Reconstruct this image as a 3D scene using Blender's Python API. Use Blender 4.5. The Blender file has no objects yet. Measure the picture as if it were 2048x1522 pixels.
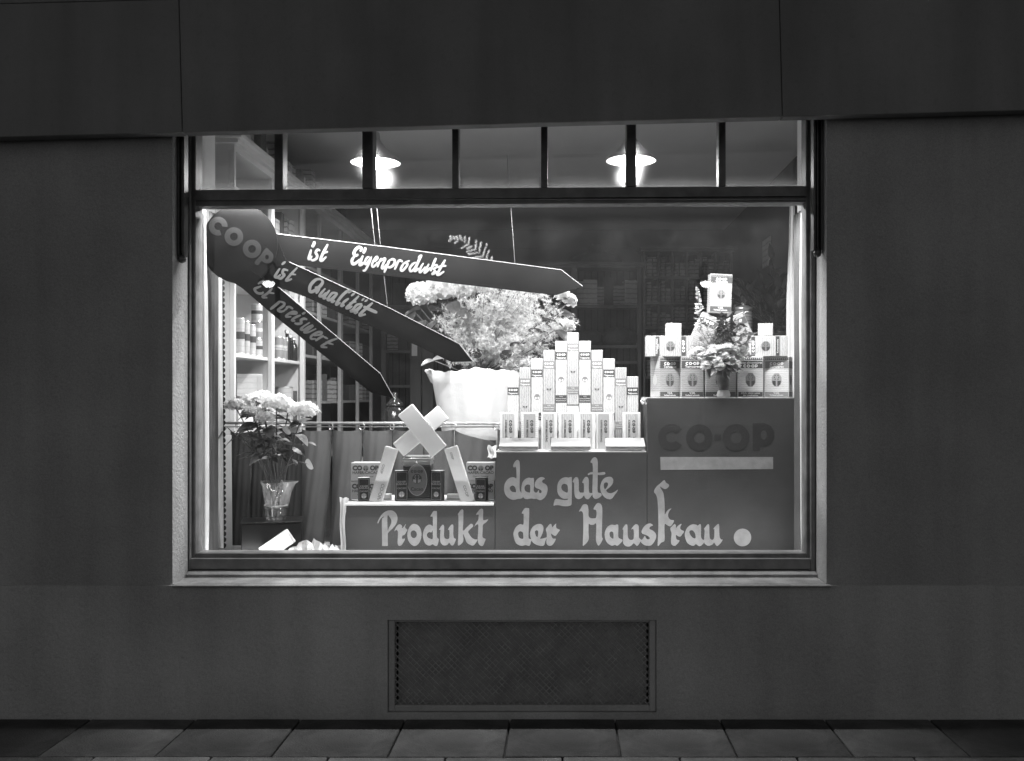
import bpy, bmesh, math, random
from mathutils import Vector, Matrix
from mathutils.geometry import tessellate_polygon
random.seed(7)
R = math.radians
PI = math.pi
sc = bpy.context.scene
COL = sc.collection

# ------------------------------------------------------------------ camera
CAM_H = 1.55           # lens height above the pavement
FPX = 2000.0           # focal length in pixels of the 2048 wide picture
VX, VY = 1125.0, 790.0 # foot of the optical axis
cam_d = bpy.data.cameras.new('camera')
cam = bpy.data.objects.new('camera', cam_d)
COL.objects.link(cam)
cam.location = (0, 0, CAM_H)
cam.rotation_euler = (R(90), 0, 0)
cam_d.sensor_fit = 'HORIZONTAL'
cam_d.sensor_width = 36
cam_d.lens = 36 * FPX / 2048
cam_d.shift_x = -(VX - 1024) / 2048
cam_d.shift_y = (VY - 761) / 2048
cam_d.clip_start = 0.05
cam_d.clip_end = 500
sc.camera = cam

# ------------------------------------------------------------------ world, moonlight, exposure
w = bpy.data.worlds.new('World')
sc.world = w
w.use_nodes = True
nt = w.node_tree
nt.nodes.clear()
sky = nt.nodes.new('ShaderNodeTexSky')
sky.sky_type = 'NISHITA'
sky.sun_disc = False
sky.sun_elevation = R(2)
sky.sun_rotation = R(0)
bw = nt.nodes.new('ShaderNodeRGBToBW')
bg = nt.nodes.new('ShaderNodeBackground')
bg.inputs['Strength'].default_value = 0.15
wo = nt.nodes.new('ShaderNodeOutputWorld')
nt.links.new(sky.outputs[0], bw.inputs[0])
nt.links.new(bw.outputs[0], bg.inputs[0])
nt.links.new(bg.outputs[0], wo.inputs[0])

sun_d = bpy.data.lights.new('moon', 'SUN')
sun_d.energy = 0.03
sun_d.angle = R(20)
sun = bpy.data.objects.new('moon', sun_d)
COL.objects.link(sun)
sun.rotation_euler = (R(50), 0, R(-20))

sc.view_settings.view_transform = 'Standard'
sc.view_settings.look = 'None'
sc.view_settings.exposure = 0
sc.view_settings.gamma = 1
sc.render.engine = 'CYCLES'
sc.cycles.use_denoising = True
sc.cycles.max_bounces = 8
sc.cycles.diffuse_bounces = 4
sc.cycles.glossy_bounces = 4
sc.cycles.transmission_bounces = 6
sc.cycles.transparent_max_bounces = 12
sc.cycles.caustics_reflective = False
sc.cycles.caustics_refractive = False
sc.cycles.sample_clamp_indirect = 4

STRIP_POWER = 36      # tubes hidden behind the transom rail
LAMP_POWER = 55        # each hanging lamp in the shop
STREET_RADIANCE = 18
FOOT_POWER = 2.6

# ------------------------------------------------------------------ helpers
def P(px, py, Y):
    "a point of the street or shop: Y metres in front of the lens"
    return Vector(((px - VX) / FPX * Y, Y, CAM_H + (VY - py) / FPX * Y))
def PX(px, Y): return (px - VX) / FPX * Y
def PZ(py, Y): return CAM_H + (VY - py) / FPX * Y

class MB:
    def __init__(s): s.v, s.f = [], []
    def add(s, vs, fs):
        n = len(s.v)
        s.v += [tuple(a) for a in vs]
        s.f += [tuple(i + n for i in f) for f in fs]
        return s
    def box(s, x0, x1, y0, y1, z0, z1, m=None):
        vs = [Vector(c) for c in ((x0,y0,z0),(x1,y0,z0),(x1,y1,z0),(x0,y1,z0),(x0,y0,z1),(x1,y0,z1),(x1,y1,z1),(x0,y1,z1))]
        if m: vs = [m @ a for a in vs]
        return s.add(vs, [(0,3,2,1),(4,5,6,7),(0,1,5,4),(1,2,6,5),(2,3,7,6),(3,0,4,7)])
    def bbox(s, x0, x1, y0, y1, z0, z1, b=0.003, m=None):
        "box with bevelled edges"
        bm = bmesh.new()
        bmesh.ops.create_cube(bm, size=1)
        for a in bm.verts:
            a.co = Vector((x0 if a.co.x < 0 else x1, y0 if a.co.y < 0 else y1, z0 if a.co.z < 0 else z1))
        bmesh.ops.bevel(bm, geom=bm.edges[:], offset=b, segments=1, affect='EDGES')
        bm.verts.index_update()
        vs = [m @ a.co if m else a.co.copy() for a in bm.verts]
        s.add(vs, [[a.index for a in f.verts] for f in bm.faces])
        bm.free()
        return s
    def prism(s, pts, y0, y1):
        "convex-or-not outline in x,z pushed from y0 to y1"
        n = len(pts)
        vs = [(p[0], y0, p[1]) for p in pts] + [(p[0], y1, p[1]) for p in pts]
        tri = tessellate_polygon([[Vector((p[0], p[1], 0)) for p in pts]])
        fs = [tuple(t) for t in tri] + [tuple(i + n for i in reversed(t)) for t in tri]
        fs += [(i, (i + 1) % n, (i + 1) % n + n, i + n) for i in range(n)]
        return s.add(vs, fs)
    def sheet(s, loops, y=0.0):
        "flat outline with holes in the x,z plane"
        tri = tessellate_polygon([[Vector((p[0], p[1], 0)) for p in l] for l in loops])
        vs = [(p[0], y, p[1]) for l in loops for p in l]
        fs = []
        for t in tri:
            a, b, c = (vs[i] for i in t)
            cr = (b[0]-a[0])*(c[2]-a[2]) - (b[2]-a[2])*(c[0]-a[0])
            if abs(cr) < 1e-12: continue
            fs.append(tuple(t) if cr > 0 else tuple(reversed(t)))
        return s.add(vs, fs)
    def tube(s, path, r, n=8, cap=True):
        path = [Vector(p) for p in path]
        k = len(path)
        rr = r if isinstance(r, (list, tuple)) else [r] * k
        base = len(s.v)
        up = Vector((0.13, 0.27, 0.95))
        for i, p in enumerate(path):
            d = (path[min(i + 1, k - 1)] - path[max(i - 1, 0)]).normalized()
            u = d.cross(up)
            if u.length < 1e-3: u = d.cross(Vector((1, 0, 0)))
            u.normalize(); v = d.cross(u)
            for j in range(n):
                a = 2 * PI * j / n
                s.v.append(tuple(p + (u * math.cos(a) + v * math.sin(a)) * rr[i]))
        for i in range(k - 1):
            for j in range(n):
                s.f.append((base+i*n+j, base+i*n+(j+1)%n, base+(i+1)*n+(j+1)%n, base+(i+1)*n+j))
        if cap:
            s.f.append(tuple(base + j for j in reversed(range(n))))
            s.f.append(tuple(base + (k-1)*n + j for j in range(n)))
        return s
    def lathe(s, prof, n=24, c=(0,0,0), ripple=None, cap=True):
        base = len(s.v)
        for i, (r, z) in enumerate(prof):
            for j in range(n):
                a = 2 * PI * j / n
                q = r * (1 + ripple(i, a)) if ripple else r
                s.v.append((c[0] + q * math.cos(a), c[1] + q * math.sin(a), c[2] + z))
        for i in range(len(prof) - 1):
            for j in range(n):
                s.f.append((base+i*n+j, base+i*n+(j+1)%n, base+(i+1)*n+(j+1)%n, base+(i+1)*n+j))
        if cap:
            s.f.append(tuple(base + j for j in reversed(range(n))))
            s.f.append(tuple(base + (len(prof)-1)*n + j for j in range(n)))
        return s
    def torus(s, c, r, q, axis='x', n=16, m=6):
        base = len(s.v)
        for i in range(n):
            a = 2 * PI * i / n
            for j in range(m):
                b = 2 * PI * j / m
                rad = r + q * math.cos(b)
                u, v, h = rad * math.cos(a), rad * math.sin(a), q * math.sin(b)
                p = (h, u, v) if axis == 'x' else ((u, h, v) if axis == 'y' else (u, v, h))
                s.v.append((c[0]+p[0], c[1]+p[1], c[2]+p[2]))
        for i in range(n):
            for j in range(m):
                s.f.append((base+i*m+j, base+((i+1)%n)*m+j, base+((i+1)%n)*m+(j+1)%m, base+i*m+(j+1)%m))
        return s
    def mesh(s, name, material=None, smooth=False):
        me = bpy.data.meshes.new(name)
        me.from_pydata(s.v, [], s.f)
        me.update()
        if material: me.materials.append(material)
        if smooth: me.polygons.foreach_set('use_smooth', [True] * len(me.polygons))
        return me
    def build(s, name, material, parent=None, smooth=False, loc=(0,0,0), rot=(0,0,0)):
        return link(name, s.mesh(name, material, smooth), parent, loc, rot)

def link(name, me, parent=None, loc=(0,0,0), rot=(0,0,0)):
    o = bpy.data.objects.new(name, me)
    COL.objects.link(o)
    o.parent = parent
    o.location = loc
    o.rotation_euler = rot
    return o
def tag(o, label=None, cat=None, group=None, kind=None):
    if label: o['label'] = label
    if cat: o['category'] = cat
    if group: o['group'] = group
    if kind: o['kind'] = kind
    return o
def thing(name, label, cat, loc=(0,0,0), rot=(0,0,0), group=None):
    return tag(link(name, None, None, loc, rot), label, cat, group)

def smooth_obj(o, angle=40):
    me = o.data
    me.polygons.foreach_set('use_smooth', [True] * len(me.polygons))
    try: me.set_sharp_from_angle(angle=R(angle))
    except Exception: pass
    return o

def crom(pts, k=4, closed=True):
    "Catmull-Rom smoothing of a 2D line"
    out, n = [], len(pts)
    rng = range(n) if closed else range(n - 1)
    for i in rng:
        g = (lambda j: pts[j % n]) if closed else (lambda j: pts[max(0, min(n - 1, j))])
        p0, p1, p2, p3 = g(i - 1), g(i), g(i + 1), g(i + 2)
        for t in range(k):
            t /= k
            out.append(tuple(0.5 * (2*p1[a] + (p2[a]-p0[a])*t + (2*p0[a]-5*p1[a]+4*p2[a]-p3[a])*t*t + (3*p1[a]-p0[a]-3*p2[a]+p3[a])*t**3) for a in (0, 1)))
    if not closed: out.append(tuple(pts[-1]))
    return out
def ring(cx, cy, rx, ry=None, n=40, a0=0, a1=360):
    ry = ry or rx
    full = a1 - a0 >= 360
    m = n if full else n + 1
    return [(cx + rx*math.cos(R(a0 + (a1-a0)*i/n)), cy + ry*math.sin(R(a0 + (a1-a0)*i/n))) for i in range(m)]
def cletter(cx, cy, ro, ri, mid, half):
    a0, a1 = mid + half, mid + 360 - half
    return ring(cx, cy, ro, n=36, a0=a0, a1=a1) + list(reversed(ring(cx, cy, ri, n=36, a0=a0, a1=a1)))

def stroke(mb, pts, wd, y, tf, taper=0.55):
    "one brush stroke as a ribbon in the x,z plane; tf maps picture marks to x,z"
    p = crom(pts, 5, closed=False) if len(pts) > 2 else [tuple(pts[0]), tuple((Vector(pts[0])+Vector(pts[1]))/2), tuple(pts[1])]
    n = len(p)
    L, Rr = [], []
    for i in range(n):
        a, b = p[max(0, i-1)], p[min(n-1, i+1)]
        dx, dy = b[0]-a[0], b[1]-a[1]
        l = math.hypot(dx, dy) or 1
        t = i / (n - 1)
        e = min(1, taper + (1 - taper) * min(t, 1 - t) * 5) * wd / 2
        L.append((p[i][0] - dy/l*e, p[i][1] + dx/l*e)); Rr.append((p[i][0] + dy/l*e, p[i][1] - dx/l*e))
    vs = [tf(q) for q in L] + [tf(q) for q in Rr]
    vs = [(a, y, b) for a, b in vs]
    mb.add(vs, [(i, i+1, n+i+1, n+i) for i in range(n-1)])

# ------------------------------------------------------------------ materials (the picture is black and white: all greys)
def mat(name, v, rough=0.65, spec=0.25, var=0.12, vscale=6, bump=0, bscale=80, metal=0, stripes=None, trans=0, vvec=None, coat=0):
    m = bpy.data.materials.new(name)
    m.use_nodes = True
    n = m.node_tree.nodes; l = m.node_tree.links
    b = n['Principled BSDF']
    b.inputs['Roughness'].default_value = rough
    b.inputs['Specular IOR Level'].default_value = spec
    b.inputs['Metallic'].default_value = metal
    if coat: b.inputs['Coat Weight'].default_value = coat
    tc = n.new('ShaderNodeTexCoord')
    mp = n.new('ShaderNodeMapping')
    l.new(tc.outputs['Object'], mp.inputs[0])
    if vvec: mp.inputs['Scale'].default_value = vvec
    nz = n.new('ShaderNodeTexNoise')
    nz.inputs['Scale'].default_value = vscale
    nz.inputs['Detail'].default_value = 5
    l.new(mp.outputs[0], nz.inputs['Vector'])
    rp = n.new('ShaderNodeMapRange')
    rp.inputs['From Min'].default_value = 0.3
    rp.inputs['From Max'].default_value = 0.7
    rp.inputs['To Min'].default_value = v * (1 - var)
    rp.inputs['To Max'].default_value = min(0.95, v * (1 + var))
    l.new(nz.outputs['Fac'], rp.inputs['Value'])
    out = rp.outputs[0]
    if stripes:  # (axis, scale, dark value, cut, distortion): fine printed lines
        ax, s, dv, cut, dist = stripes
        wv = n.new('ShaderNodeTexWave')
        wv.bands_direction = ax
        wv.inputs['Scale'].default_value = s
        wv.inputs['Distortion'].default_value = dist
        wv.inputs['Detail'].default_value = 3
        wv.inputs['Detail Scale'].default_value = 3
        l.new(tc.outputs['Object'], wv.inputs['Vector'])
        cr = n.new('ShaderNodeMapRange')
        cr.inputs['From Min'].default_value = cut
        cr.inputs['From Max'].default_value = min(1, cut + 0.25)
        l.new(wv.outputs['Fac'], cr.inputs['Value'])
        mx = n.new('ShaderNodeMix'); mx.data_type = 'FLOAT'
        l.new(cr.outputs[0], mx.inputs['Factor'])
        l.new(out, mx.inputs[2]); mx.inputs[3].default_value = dv
        out = mx.outputs[0]
    l.new(out, b.inputs['Base Color'])
    if bump:
        n2 = n.new('ShaderNodeTexNoise')
        n2.inputs['Scale'].default_value = bscale
        n2.inputs['Detail'].default_value = 6
        l.new(mp.outputs[0], n2.inputs['Vector'])
        bp = n.new('ShaderNodeBump')
        bp.inputs['Strength'].default_value = bump
        bp.inputs['Distance'].default_value = 0.01
        l.new(n2.outputs['Fac'], bp.inputs['Height'])
        l.new(bp.outputs[0], b.inputs['Normal'])
    if trans:  # thin leaves, petals, paper and cloth let light through
        tl = n.new('ShaderNodeBsdfTranslucent')
        l.new(out, tl.inputs['Color'])
        ms = n.new('ShaderNodeMixShader')
        ms.inputs[0].default_value = trans
        l.new(b.outputs[0], ms.inputs[1]); l.new(tl.outputs[0], ms.inputs[2])
        l.new(ms.outputs[0], n['Material Output'].inputs[0])
    return m
def weather(m, amount=0.3, grain=0.25, vary=0.0):
    "rain streaks, blotches and sandy grain on an existing wall material"
    n = m.node_tree.nodes; l = m.node_tree.links
    b = n['Principled BSDF']
    src = b.inputs['Base Color'].links[0].from_socket
    tc = n.new('ShaderNodeTexCoord')
    out = src
    for (sc_, scale, lo, hi, k) in (((1, 1, 0.10), 5.0, 0.40, 0.75, amount), ((1, 1, 1), 0.9, 0.35, 0.7, amount * 0.7), ((1, 1, 1), 260.0, 0.3, 0.7, grain), ((1, 1, 1), 34.0, 0.55, 0.75, amount * 0.4)):
        mp = n.new('ShaderNodeMapping'); mp.inputs['Scale'].default_value = sc_
        l.new(tc.outputs['Object'], mp.inputs[0])
        nz = n.new('ShaderNodeTexNoise'); nz.inputs['Scale'].default_value = scale; nz.inputs['Detail'].default_value = 6
        l.new(mp.outputs[0], nz.inputs['Vector'])
        r = n.new('ShaderNodeMapRange')
        r.inputs['From Min'].default_value = lo; r.inputs['From Max'].default_value = hi
        r.inputs['To Min'].default_value = 1.0 + k * 0.35; r.inputs['To Max'].default_value = 1.0 - k
        l.new(nz.outputs['Fac'], r.inputs['Value'])
        mu = n.new('ShaderNodeMath'); mu.operation = 'MULTIPLY'
        l.new(out, mu.inputs[0]); l.new(r.outputs[0], mu.inputs[1])
        out = mu.outputs[0]
    if vary:   # each slab a little different
        oi = n.new('ShaderNodeObjectInfo')
        r = n.new('ShaderNodeMapRange'); r.inputs['To Min'].default_value = 1 - vary; r.inputs['To Max'].default_value = 1 + vary
        l.new(oi.outputs['Random'], r.inputs['Value'])
        mu = n.new('ShaderNodeMath'); mu.operation = 'MULTIPLY'
        l.new(out, mu.inputs[0]); l.new(r.outputs[0], mu.inputs[1]); out = mu.outputs[0]
    l.new(out, b.inputs['Base Color'])
    return m
def glow(name, v):
    m = bpy.data.materials.new(name); m.use_nodes = True
    n = m.node_tree.nodes; n.clear()
    e = n.new('ShaderNodeEmission'); e.inputs['Strength'].default_value = v
    o = n.new('ShaderNodeOutputMaterial')
    m.node_tree.links.new(e.outputs[0], o.inputs[0])
    return m
def glass(name, lamp_halo=0.0, low=None, film=0.02):
    "flat pane: clear with surface reflection, a thin film of dust, more of it along the bottom edge"
    m = bpy.data.materials.new(name); m.use_nodes = True
    n = m.node_tree.nodes; l = m.node_tree.links; n.clear()
    o = n.new('ShaderNodeOutputMaterial')
    tr = n.new('ShaderNodeBsdfTransparent')
    gl = n.new('ShaderNodeBsdfGlossy'); gl.inputs['Roughness'].default_value = 0.0
    fr = n.new('ShaderNodeFresnel'); fr.inputs['IOR'].default_value = 1.5
    geo = n.new('ShaderNodeNewGeometry')
    mx = n.new('ShaderNodeMixShader')
    # inside the pane the same share is reflected at the second face
    ab = n.new('ShaderNodeMath'); ab.operation = 'MINIMUM'; ab.inputs[1].default_value = 0.35
    l.new(fr.outputs[0], ab.inputs[0])
    bf = n.new('ShaderNodeMix'); bf.data_type = 'FLOAT'
    l.new(geo.outputs['Backfacing'], bf.inputs['Factor']); l.new(ab.outputs[0], bf.inputs[2]); bf.inputs[3].default_value = 0.04
    l.new(bf.outputs[0], mx.inputs[0]); l.new(tr.outputs[0], mx.inputs[1]); l.new(gl.outputs[0], mx.inputs[2])
    tl = n.new('ShaderNodeBsdfTranslucent'); tl.inputs['Color'].default_value = (0.8, 0.8, 0.8, 1)
    md = n.new('ShaderNodeMixShader')
    tc = n.new('ShaderNodeTexCoord')
    nz = n.new('ShaderNodeTexNoise'); nz.inputs['Scale'].default_value = 5; nz.inputs['Detail'].default_value = 7
    nz.inputs['Roughness'].default_value = 0.65
    l.new(tc.outputs['Object'], nz.inputs['Vector'])
    a = n.new('ShaderNodeMapRange')
    a.inputs['From Min'].default_value = 0.4; a.inputs['From Max'].default_value = 0.8
    a.inputs['To Min'].default_value = film * 0.3; a.inputs['To Max'].default_value = film
    l.new(nz.outputs['Fac'], a.inputs['Value'])
    fac = a.outputs[0]
    if low:  # (z of the bottom edge, height of the dirty band, share)
        sp = n.new('ShaderNodeSeparateXYZ'); l.new(tc.outputs['Object'], sp.inputs[0])
        r2 = n.new('ShaderNodeMapRange')
        r2.inputs['From Min'].default_value = low[0] + low[1]; r2.inputs['From Max'].default_value = low[0]
        l.new(sp.outputs['Z'], r2.inputs['Value'])
        pw = n.new('ShaderNodeMath'); pw.operation = 'POWER'; pw.inputs[1].default_value = 2.6
        l.new(r2.outputs[0], pw.inputs[0])
        mu = n.new('ShaderNodeMath'); mu.operation = 'MULTIPLY'
        l.new(pw.outputs[0], mu.inputs[0]); l.new(nz.outputs['Fac'], mu.inputs[1])
        m2 = n.new('ShaderNodeMath'); m2.operation = 'MULTIPLY_ADD'; m2.inputs[1].default_value = low[2]
        l.new(mu.outputs[0], m2.inputs[0]); l.new(fac, m2.inputs[2])
        fac = m2.outputs[0]
    clear = mx.outputs[0]
    if lamp_halo:   # added rough scatter imitating the halo of the lamps behind the pane
        rf = n.new('ShaderNodeBsdfRefraction'); rf.inputs['IOR'].default_value = 1.12; rf.inputs['Roughness'].default_value = 0.45
        mr = n.new('ShaderNodeMixShader'); mr.inputs[0].default_value = lamp_halo
        l.new(clear, mr.inputs[1]); l.new(rf.outputs[0], mr.inputs[2])
        clear = mr.outputs[0]
    l.new(fac, md.inputs[0]); l.new(clear, md.inputs[1]); l.new(tl.outputs[0], md.inputs[2])
    l.new(md.outputs[0], o.inputs[0])
    return m

M = {
 'plaster': mat('plaster', 0.39, 0.9, 0.1, 0.14, 1.6, 0.55, 70),
 'plinth': mat('plinth_plaster', 0.45, 0.9, 0.1, 0.16, 1.3, 0.6, 60),
 'fascia': mat('painted_fascia', 0.22, 0.7, 0.2, 0.1, 2),
 'pavement': mat('concrete_slab', 0.10, 0.9, 0.2, 0.3, 9, 0.6, 120),
 'stone': mat('sill_stone', 0.27, 0.85, 0.15, 0.22, 9, 0.4, 90),
 'frame': mat('dark_painted_wood', 0.16, 0.45, 0.35, 0.25, 14, 0.1, 60, vvec=(1, 1, 1)),
 'rail_metal': mat('dark_metal', 0.09, 0.4, 0.4, 0.3, 25, metal=0.3),
 'mesh_metal': mat('cellar_mesh_metal', 0.36, 0.7, 0.2, 0.3, 30),
 'cellar_dark': mat('cellar_shutter', 0.36, 0.9, 0.1, 0.2, 9),
 'ceiling': mat('ceiling_distemper', 0.60, 0.9, 0.1, 0.06, 1.5),
 'shopwall': mat('shop_wall', 0.15, 0.9, 0.1, 0.08, 1.5),
 'pier': mat('white_pier', 0.82, 0.8, 0.15, 0.05, 3),
 'floor': mat('shop_floor', 0.25, 0.6, 0.2, 0.2, 5),
 'board': mat('display_boards', 0.30, 0.7, 0.2, 0.2, 8),
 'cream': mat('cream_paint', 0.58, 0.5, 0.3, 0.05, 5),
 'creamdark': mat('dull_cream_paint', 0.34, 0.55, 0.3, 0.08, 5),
 'cabback': mat('cabinet_back', 0.30, 0.7, 0.2, 0.08, 5),
 'oldwood': mat('brown_cabinet_wood', 0.12, 0.5, 0.3, 0.2, 9, vvec=(1, 1, 0.15)),
 'oldback': mat('brown_cabinet_back', 0.075, 0.7, 0.2, 0.2, 9, stripes=('X', 4.5, 0.03, 0.9, 0.0)),
 'signblack': mat('sign_black_paint', 0.010, 0.85, 0.08, 0.15, 5),
 'signblade': mat('sign_dark_grey_paint', 0.012, 0.85, 0.08, 0.12, 5),
 'signedge': mat('sign_edge_tone', 0.12, 0.6, 0.2, 0.05, 9),
 'signgrey': mat('sign_grey_letters', 0.06, 0.6, 0.2, 0.06, 9),
 'signwhite': mat('sign_white_letters', 0.42, 0.6, 0.2, 0.05, 9),
 'standgrey': mat('stand_paper', 0.062, 0.75, 0.2, 0.16, 4, 0.08, 14),
 'standletter': mat('stand_letters', 0.285, 0.7, 0.2, 0.14, 22),
 'standdark': mat('stand_dark_letters', 0.042, 0.75, 0.2, 0.08, 6),
 'whitecloth': mat('white_cloth', 0.78, 0.85, 0.1, 0.04, 10, 0.25, 25, trans=0.15),
 'curtainwhite': mat('white_curtain', 0.80, 0.9, 0.1, 0.04, 10, trans=0.3),
 'curtain': mat('grey_curtain', 0.095, 0.95, 0.08, 0.12, 5, 0.15, 240),
 'curtaindark': mat('unlit_drape_dark_trim', 0.035, 0.95, 0.08, 0.2, 5, 0.15, 240),  # tone of the scalloped trim; on the left curtain it stands for shade
 'sidedrape': mat('side_drape', 0.09, 0.95, 0.08, 0.2, 5),
 'brass': mat('brass', 0.62, 0.3, 0.5, 0.05, 20, metal=0.8),
 'blackbox': mat('black_lacquer', 0.012, 0.3, 0.3, 0.2, 9),
 'card': mat('white_card', 0.88, 0.7, 0.15, 0.03, 12),
 'flatpaper': mat('flat_packet_paper', 0.4, 0.7, 0.15, 0.05, 12),
 'paper': mat('white_paper', 0.70, 0.75, 0.15, 0.03, 12),
 'pastawhite': mat('packet_paper', 0.50, 0.6, 0.25, 0.04, 12, stripes=('X', 26, 0.36, 0.62, 4.0)),
 'pastadull': mat('packet_paper_dull', 0.40, 0.6, 0.25, 0.04, 12, stripes=('X', 26, 0.27, 0.62, 4.0)),
 'carton': mat('carton_paper', 0.31, 0.65, 0.2, 0.04, 12, stripes=('Z', 30, 0.20, 0.68, 3.0)),
 'cartonlight': mat('carton_paper_light', 0.72, 0.65, 0.2, 0.04, 12, stripes=('Z', 30, 0.50, 0.72, 3.0)),
 'inkdark': mat('ink_dark', 0.065, 0.6, 0.2, 0.1, 15),
 'inkmid': mat('ink_mid', 0.20, 0.6, 0.2, 0.08, 15),
 'inklight': mat('ink_light', 0.74, 0.6, 0.2, 0.04, 15),
 'inkgrey': mat('ink_grey', 0.36, 0.6, 0.2, 0.06, 15),
 'tin': mat('dark_tin', 0.035, 0.35, 0.45, 0.1, 15),
 'tinlabel': mat('tin_label', 0.17, 0.5, 0.3, 0.06, 15),
 'bare': mat('bare_tin', 0.66, 0.3, 0.5, 0.06, 15, metal=0.85),
 'cacao': mat('cacao_carton', 0.36, 0.65, 0.2, 0.05, 12),
 'petal': mat('white_petals', 0.88, 0.8, 0.1, 0.03, 40, trans=0.4),
 'petal2': mat('pale_petals', 0.58, 0.8, 0.1, 0.1, 40, trans=0.4),
 'leaf': mat('leaf_green_grey', 0.10, 0.45, 0.4, 0.3, 20, trans=0.25),
 'leafpale': mat('pale_leaf', 0.24, 0.5, 0.3, 0.2, 20, trans=0.3),
 'fern': mat('asparagus_fern', 0.72, 0.7, 0.2, 0.15, 30, trans=0.35),
 'leafdark': mat('dark_leaf', 0.045, 0.45, 0.4, 0.3, 20, trans=0.15),
 'stem': mat('stem', 0.16, 0.6, 0.25, 0.2, 30),
 'wrap': mat('vase_paper', 0.15, 0.35, 0.5, 0.25, 30, 0.5, 40, trans=0.25),
 'enamel': mat('lamp_enamel', 0.30, 0.3, 0.5, 0.05, 5),
 'enamelin': mat('lamp_white_enamel', 0.85, 0.4, 0.4, 0.03, 5),
 'can1': mat('can_pale', 0.42, 0.4, 0.4, 0.1, 20, stripes=('Z', 9, 0.36, 0.8, 2)),
 'can2': mat('can_grey', 0.22, 0.4, 0.4, 0.1, 20, stripes=('Z', 7, 0.2, 0.75, 2)),
 'bottle': mat('dark_bottle', 0.02, 0.12, 0.6, 0.1, 10),
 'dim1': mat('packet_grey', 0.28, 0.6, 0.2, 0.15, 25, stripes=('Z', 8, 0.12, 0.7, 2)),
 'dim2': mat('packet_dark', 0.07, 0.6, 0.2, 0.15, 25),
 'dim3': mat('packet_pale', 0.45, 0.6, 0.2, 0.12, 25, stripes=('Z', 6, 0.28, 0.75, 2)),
 'soil': mat('soil', 0.03, 0.9, 0.1),
 'lampglow': glow('lamp_bulb_glow', 60),
 'tubeglow': glow('strip_tube_glow', 6),
 'streetglow': glow('street_lamp_glow', STREET_RADIANCE),
}

weather(M['plaster'], 0.14, 0.22); weather(M['plinth'], 0.16, 0.22); weather(M['fascia'], 0.16, 0.1); weather(M['stone'], 0.35, 0.2); weather(M['pavement'], 0.4, 0.4, 0.3)

# ================================================================== SETTING
YW, YP, YF = 4.74, 4.725, 4.95        # wall face, plinth face, window frame face
WX0, WX1 = PX(345, YW), PX(1653, YW)  # window opening
ZS = 0.650                            # underside of the opening (sill)
ZT = 3.30
CX0, CX1, CZ0, CZ1 = PX(775, YP), PX(1313, YP), 0.05, PZ(1240, YP)   # cellar opening
YI = 5.30                             # inner face of the facade

b = MB().box(-60, 60, -40, 60, -0.3, 0)
pav = tag(b.build('pavement', M['pavement']), kind='structure')
slab = MB().bbox(-0.243, 0.243, -0.243, 0.243, -0.02, 0.0, 0.004).mesh('slab', M['pavement'])
for r_ in range(-6, 2):
    for c_ in range(-10, 9):
        if abs(c_ * 0.494) > 2.9 + (0.494 * (-r_)) * 0.0 + 2.0: continue
        o_ = link('slab', slab, pav, (c_ * 0.494 + (0.247 if r_ % 2 else 0), 4.47 + (r_ - 0) * 0.494 + 0.002, 0.0215 + random.uniform(-.0015, .0015)), (random.uniform(-.002, .002), random.uniform(-.002, .002), 0)) if r_ < 1 else None

bld = thing('shop_building', 'grey plastered shop front with a large display window', 'building', (0, YW, 0))
def bpart(name, mb, m, smooth=False):
    return mb.build(name, m, bld, smooth, loc=(0, -YW, 0))
b = MB()
b.box(-9, WX0, YW, YI, ZS, 6.5); b.box(WX1, 9, YW, YI, ZS, 6.5)
b.box(WX0, WX1, YW, YI, ZT, 6.5)
bpart('facade_wall', b, M['plaster'])
b = MB()
b.box(-9, CX0, YP, YI, -0.2, ZS); b.box(CX1, 9, YP, YI, -0.2, ZS)
b.box(CX0, CX1, YP, YI, CZ1, ZS - 0.0005); b.box(CX0, CX1, YP, YI, -0.2, CZ0)
b.box(CX0, CX1, YP + 0.30, YI, CZ0, CZ1)
bpart('plinth', b, M['plinth'])
for x in (WX0, WX1):
    s = 1 if x > 0 else -1
    x0, x1 = sorted((x - s * 0.006, x + s * 0.05))
    bpart('window_pier', MB().box(x0, x1, 5.075, YI + 0.004, ZS + 0.03, ZT), M['pier'])
ZC, YB, XR, XL, ZFL = 3.50, 11.78, 1.91, -2.45, 0.15
bpart('shop_ceiling', MB().box(-3.2, 2.6, YI, YB + 0.2, ZC, ZC + 0.2), M['ceiling'])
b = MB().box(-3.2, 2.6, YB, YB + 0.2, 0, ZC)
b.box(-3.2, 2.6, YB - 0.025, YB, 3.27, 3.31)
bpart('back_wall', b, M['shopwall'])
bpart('side_wall', MB().box(XL - 0.2, XL, YI, YB, 0, ZC), M['shopwall'])
bpart('side_wall', MB().box(XR, XR + 0.2, YI, YB, 0, ZC), M['shopwall'])
bpart('shop_floor', MB().box(-3.2, 2.6, YI, YB + 0.2, -0.1, ZFL), M['floor'])
bpart('display_floor', MB().box(WX0 - 0.1, WX1 + 0.1, YI + 0.004, 5.92, 0.60, 0.68).box(WX0, WX1, 5.08, YI + 0.004, 0.60, 0.68), M['board'])

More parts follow.
